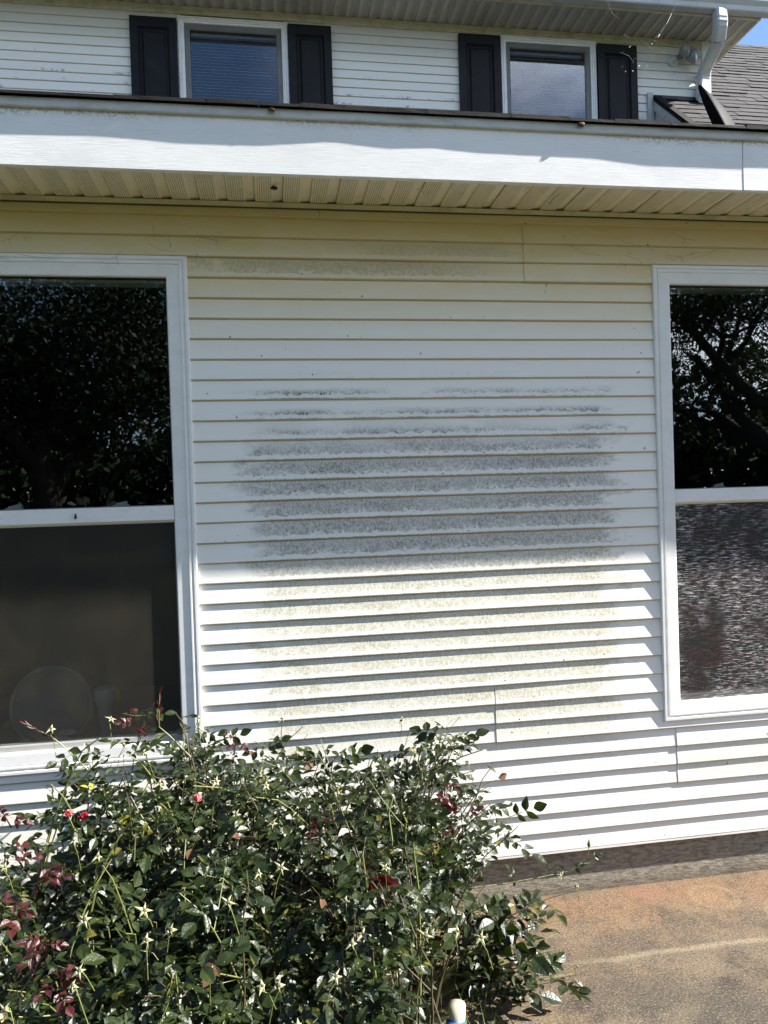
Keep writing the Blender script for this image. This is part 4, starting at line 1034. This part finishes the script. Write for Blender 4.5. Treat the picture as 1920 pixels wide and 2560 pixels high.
            for j in range(11):
                a = rl.uniform(0, 6.28); q2 = Euler((rl.uniform(-.5, .5), -rl.uniform(.2, 1.3), a)).to_quaternion()
                vs = [Vector((0, 0, 0)), Vector((.010, .007, .001)), Vector((.012, 0, .003)), Vector((.010, -.007, .001)), Vector((.019, .004, .004)), Vector((.019, -.004, .002))]
                mb.add([q2 @ v * sc + p - off for v in vs], [(0, 2, 1), (0, 3, 2), (1, 2, 4), (2, 3, 5), (2, 5, 4)])
            mb.build('petals', M[kind_], root)
    return root

rc = random.Random(99)
def make_canes(n, xr, yr, basex, basey, nl=(7, 12), check=inside):
    out = []; tries = 0
    while len(out) < n and tries < 40000:
        tries += 1
        t = Vector((rc.uniform(*xr), rc.uniform(*yr), rc.uniform(.25, 1.1)))
        if not check(t): continue
        top = interp(DOME, t.y)
        if t.z < top - .30 and rc.random() < .6: continue
        bx = min(max(t.x + rc.gauss(0, .18), basex[0]), basex[1]); by = min(max(t.y + rc.gauss(.1, .15), basey[0]), basey[1])
        out.append(((bx, by, -.03), tuple(t), rc.randint(*nl)))
    return out

STARS = [(-0.235, -0.53, 0.944), (-0.334, -0.675, 0.841), (-0.301, -1.167, 0.742), (-0.425, -1.167, 0.737), (-0.508, -0.912, 0.802), (-0.118, -0.803, 0.783), (-0.02, -0.832, 0.763), (0.047, -0.787, 0.772), (0.112, -0.887, 0.754), (-0.003, -1.024, 0.735),
         (0.191, -1.012, 0.716), (-0.124, -1.139, 0.725), (0.142, -1.146, 0.702), (0.14, -1.299, 0.693), (-0.046, -1.374, 0.676), (-0.015, -1.372, 0.672), (0.168, -1.256, 0.683), (-0.237, -1.228, 0.727), (-0.282, -1.26, 0.73), (-0.178, -0.67, 0.829),
         (-0.037, -0.683, 0.81), (-0.322, -0.77, 0.814), (-0.087, -0.828, 0.771), (-0.055, -1.045, 0.737), (-0.394, -1.342, 0.731), (0.062, -0.57, 0.854), (0.275, -0.62, 0.811), (-0.491, -0.524, 0.993), (-0.456, -0.548, 0.925), (-0.393, -0.575, 0.901),
         (-0.234, -0.524, 0.974), (0.424, -0.592, 0.832), (0.582, -0.608, 0.80), (0.305, -1.257, 0.665), (0.382, -1.243, 0.657), (0.429, -1.264, 0.649), (0.396, -0.524, 0.925), (0.017, -0.524, 0.954), (.10, -1.35, .66), (-.15, -1.33, .69), (.02, -1.45, .64), (.25, -1.05, .72)]
ex = [('star', p, (rl.uniform(-.4, .6), -rl.uniform(.3, 1.0), rl.uniform(.3, 1)), rl.uniform(.8, 1.15)) for p in STARS]
ex += [('red', p, (0, 0, 1), .8) for p in [(-0.425, -0.516, 1.0), (-0.125, -0.537, 0.92), (0.513, -0.78, 0.741), (0.495, -0.658, 0.773), (0.117, -0.825, 0.762)]]
ex += [('redtip', (-0.351, -0.502, 1.052), (.05, 0, 1), 1), ('redtip', (-0.735, -0.524, 1.002), (-.8, 0, .55), 1), ('droop', (0.234, -0.99, 0.73), (0, 0, 1), .8)]
ex += [('pink', (-0.221, -0.77, 0.817), (0, 0, 1), 1), ('yellow', (-0.474, -0.73, 0.86), (0, 0, 1), 1), ('yellow', (-0.365, -0.88, 0.80), (0, 0, 1), .9), ('yellow', (-0.41, -0.82, 0.82), (0, 0, 1), .8), ('yellow', (-0.216, -1.33, 0.70), (0, 0, 1), .7), ('yellow', (0.18, -0.72, 0.80), (0, 0, 1), .6)]
ex += [('brown', (rl.uniform(-.45, .7), yy, zz), (0, 0, 1), rl.uniform(.35, .7)) for yy, zz in [(-.55, .90), (-.7, .83), (-.7, .80), (-.85, .78), (-.9, .76), (-1.0, .74), (-1.1, .72), (-1.2, .70), (-1.25, .69), (-1.3, .68), (-.6, .86), (-.8, .80)]]
bush('rose_bush', 'tall dark green rose bush with pale star shaped spent blooms in front of the siding', make_canes(330, (-.50, .80), (-1.6, -.1), (-.45, .34), (-1.1, -.2), (4, 9)), 0, ex, None)
exl = [('star', p, (rl.uniform(-.4, .6), -rl.uniform(.3, 1.0), rl.uniform(.3, 1)), rl.uniform(.8, 1.1)) for p in [(-0.66, -0.53, 0.978), (-0.642, -0.995, 0.791), (-0.402, -1.362, 0.717), (-0.511, -1.4, 0.711), (-0.439, -0.97, 0.783), (-.60, -1.2, .74)]]
exl += [('red', p, (0, 0, 1), .95) for p in [(-0.664, -0.925, 0.80), (-0.566, -0.975, 0.79), (-0.735, -0.75, 0.845), (-0.599, -1.1, 0.77), (-0.487, -1.229, 0.74), (-.452, -1.30, .725)]]
exl += [('crimson', (-0.506, -0.82, 0.815), (0, 0, 1), 1.0), ('pink', (-0.548, -0.80, 0.82), (0, 0, 1), .9)]
bush('rose_bush', 'rose bush with deep red young leaves at the left edge under the left window', make_canes(150, (-1.7, -.42), (-1.6, -.15), (-1.6, -.45), (-1.1, -.2), (4, 9)), 0, exl, None)

# low shoots on the right, over the patio edge
def keep_low(p): return True
def low_canes():
    b0 = (0.47, -0.50, -.02); out = []  # one root for all low shoots
    for pts in [((0.62, -.52, .10), (0.66, -.52, .30)), ((.60, -.50, .1), (.95, -.50, .02)), ((.6, -.5, .16), (.96, -.52, .31)), ((.6, -.5, .16), (.96, -.48, .10)), ((.58, -.55, .1), (.76, -.55, .26)), ((.6, -.45, .1), (.84, -.44, .20)),
                ((.6, -.6, .05), (.80, -.62, .12)), ((.6, -.6, .05), (.72, -.60, .22)), ((.6, -.6, .05), (.88, -.56, .24)), ((.6, -.6, .05), (.90, -.50, .16)), ((.6, -.6, .05), (.78, -.5, .06))]:
        out.append((b0, pts[1], rc.randint(3, 4), .0045))
    return out
exr = [('star', (0.965, -.52, .325), (.2, -.5, 1), .8), ('star', (.735, -.52, .225), (0, -.6, 1), .8), ('star', (.97, -.50, .04), (1, -.2, -.5), .6), ('star', (.90, -.50, -.0), (1, 0, -1), .6), ('star', (.93, -.46, .33), (0, -1, .4), .8), ('red', (.81, -.47, .30), (0, 0, 1), .35)]
rb = bush('rose_bush', 'low sprawling rose shoots leaning right over the patio edge', low_canes(), 0, exr, None, keep=keep_low)
# long thin arching shoot with a bud in front of the foundation
sh = tag(empty('rose_shoot', (0.56, -.28, -.02)), 'long thin rose shoot with one bud reaching right in front of the foundation', 'rose shoot')
P_ = [(.50, -.34, -.02), (.56, -.32, .16), (0.665, -0.3, 0.236), (0.802, -0.3, 0.239), (0.923, -0.3, 0.247), (1.029, -0.3, 0.256), (1.074, -0.3, 0.279), (1.123, -0.3, 0.278)]
o0 = Vector((0.56, -.28, -.02))
MB().tube([Vector(p) - o0 for p in P_], [.003, .0028, .0024, .002, .0018, .0016, .0014, .0008], 6).build('stem', M['stem'], sh)
MB().tube([Vector(p) - o0 for p in [(1.06, -.3, .272), (1.098, -0.3, 0.300), (1.107, -0.3, 0.338)]], [.0013, .0012, .0012], 5).build('stem', M['stem'], sh)
MB().lathe([(.002, 0), (.006, .006), (.0065, .012), (.003, .022), (0, .034)], Vector((1.107, -.3, .336)) - o0, (.05, 0, 1), 9).build('bud', M['hip'], sh, True)
for p, d, sc in [((1.02, -.3, .258), (.6, -.4, .5), .45), ((.95, -.3, .25), (-.1, -.5, 1), .4), ((1.10, -.3, .30), (.8, -.2, .3), .35), ((.83, -.3, .24), (-.3, -.2, 1), .45), ((.80, -.3, .24), (.3, -.6, .5), .5), ((.72, -.3, .24), (-.4, -.4, 1), .6), ((1.04, -.3, .262), (-.9, -.1, .1), .4)]:
    o = obj('leaf', LMESH[3], None, sh); o.matrix_local = Matrix.Translation(Vector(p) - o0) @ rot_to(Vector(d), Vector((.2, -.6, 1))) @ Matrix.Scale(sc, 4)

# ------------------------------------------------------------------ oaks behind the camera (seen mirrored in the panes)
def oak(x, y, h, cr, seed, label, gap=0.0, n_leaf=9000, ls=(.05, .09)):
    r = random.Random(seed)
    root = tag(empty('oak_tree', (x, y, -.06)), label, 'tree', 'trees mirrored in the window panes')
    tk = MB(); tips = []
    def limb(p, d, L_, rad, depth):
        pts = [p]; rr = [rad]; n = 5
        for i in range(n):
            d = (d + Vector((r.uniform(-.28, .28), r.uniform(-.28, .28), r.uniform(-.12, .22)))).normalized(); pts.append(pts[-1] + d * L_ / n); rr.append(rad * (1 - .55 * (i + 1) / n))
        tk.tube(pts, rr, 7 if depth < 2 else 5)
        if depth >= 2: tips.append((pts[-1], L_)); tips.append((pts[3], L_))
        if depth < 4:
            for k in range(3 if depth else 5):
                a = r.uniform(0, 6.28); q_ = r.uniform(.45, 1) if depth else r.uniform(.35, 1); i0 = min(n, max(1, int(q_ * n)))
                dd = (d * .5 + Vector((math.cos(a), math.sin(a), r.uniform(-.25, .7)))).normalized()
                limb(pts[i0], dd, L_ * r.uniform(.55, .8), rr[i0] * .7, depth + 1)
    limb(Vector((0, 0, 0)), Vector((0, 0, 1)), h * .34, h * .026, 0)
    tk.build('trunk', M['bark'], root, True)
    mb = MB(); per = max(3, n_leaf // max(1, len(tips)))
    for p, L_ in tips:
        if r.random() < gap: continue
        for k in range(per):
            c_ = p + Vector((r.gauss(0, 1), r.gauss(0, 1), r.gauss(0, .7))) * cr
            a = Vector((r.uniform(-1, 1), r.uniform(-1, 1), r.uniform(-1, 1))).normalized(); b2 = a.cross(Vector((r.uniform(-1, 1), r.uniform(-1, 1), r.uniform(-1, 1)))).normalized()
            s_ = r.uniform(*ls)
            mb.add([c_ - a * s_, c_ + b2 * s_ * .5, c_ + a * s_, c_ - b2 * s_ * .5], [(0, 1, 2, 3)])
    tag(mb.build('crown', M['treeleaf'], root), kind='stuff')
oak(16.0, -18.5, 20.0, .58, 6, 'spreading oak mirrored in the right window, sky showing through its limbs', .42, 80000, (.05, .085))
oak(24.0, -24.0, 13.0, .9, 8, 'second oak further right behind the spreading oak, mirrored in the right window', .1, 14000, (.08, .14))
oak(-5.0, -15.5, 13.0, .85, 11, 'dense tall oak mirrored in the left window', .04, 60000, (.05, .09))
oak(-10.5, -18.0, 13.0, .9, 14, 'broad oak left of the dense tall oak, mirrored in the left window', .0, 36000, (.06, .11))
oak(1.5, -21.0, 13.0, .9, 17, 'farther oak between the mirrored trees, beyond the lawn', .0, 24000, (.06, .11))
mb = MB(); r_ = random.Random(3)
for i in range(52000):
    a = r_.uniform(math.radians(200), math.radians(340)); R0 = r_.gauss(33, 2.2); zt = 4.6 + 1.6 * mnoise.noise(Vector((a * 9, 0, 0)))
    z = zt * r_.random() ** .8 + r_.gauss(0, .25) if i % 3 else (zt + 3) * r_.random()
    c_ = Vector((math.cos(a) * R0, math.sin(a) * R0, max(.1, z)))
    q_ = Vector((r_.uniform(-1, 1), r_.uniform(-1, 1), r_.uniform(-1, 1))).normalized(); b2 = q_.cross(Vector((r_.uniform(-1, 1), r_.uniform(-1, 1), r_.uniform(-1, 1)))).normalized(); s_ = r_.uniform(.18, .36)
    mb.add([c_ - q_ * s_, c_ + b2 * s_ * .6, c_ + q_ * s_, c_ - b2 * s_ * .6], [(0, 1, 2, 3)])
tag(mb.build('woods', M['treeleaf']), 'dark belt of woods beyond the lawn, mirrored low in the panes', 'woods', kind='stuff')
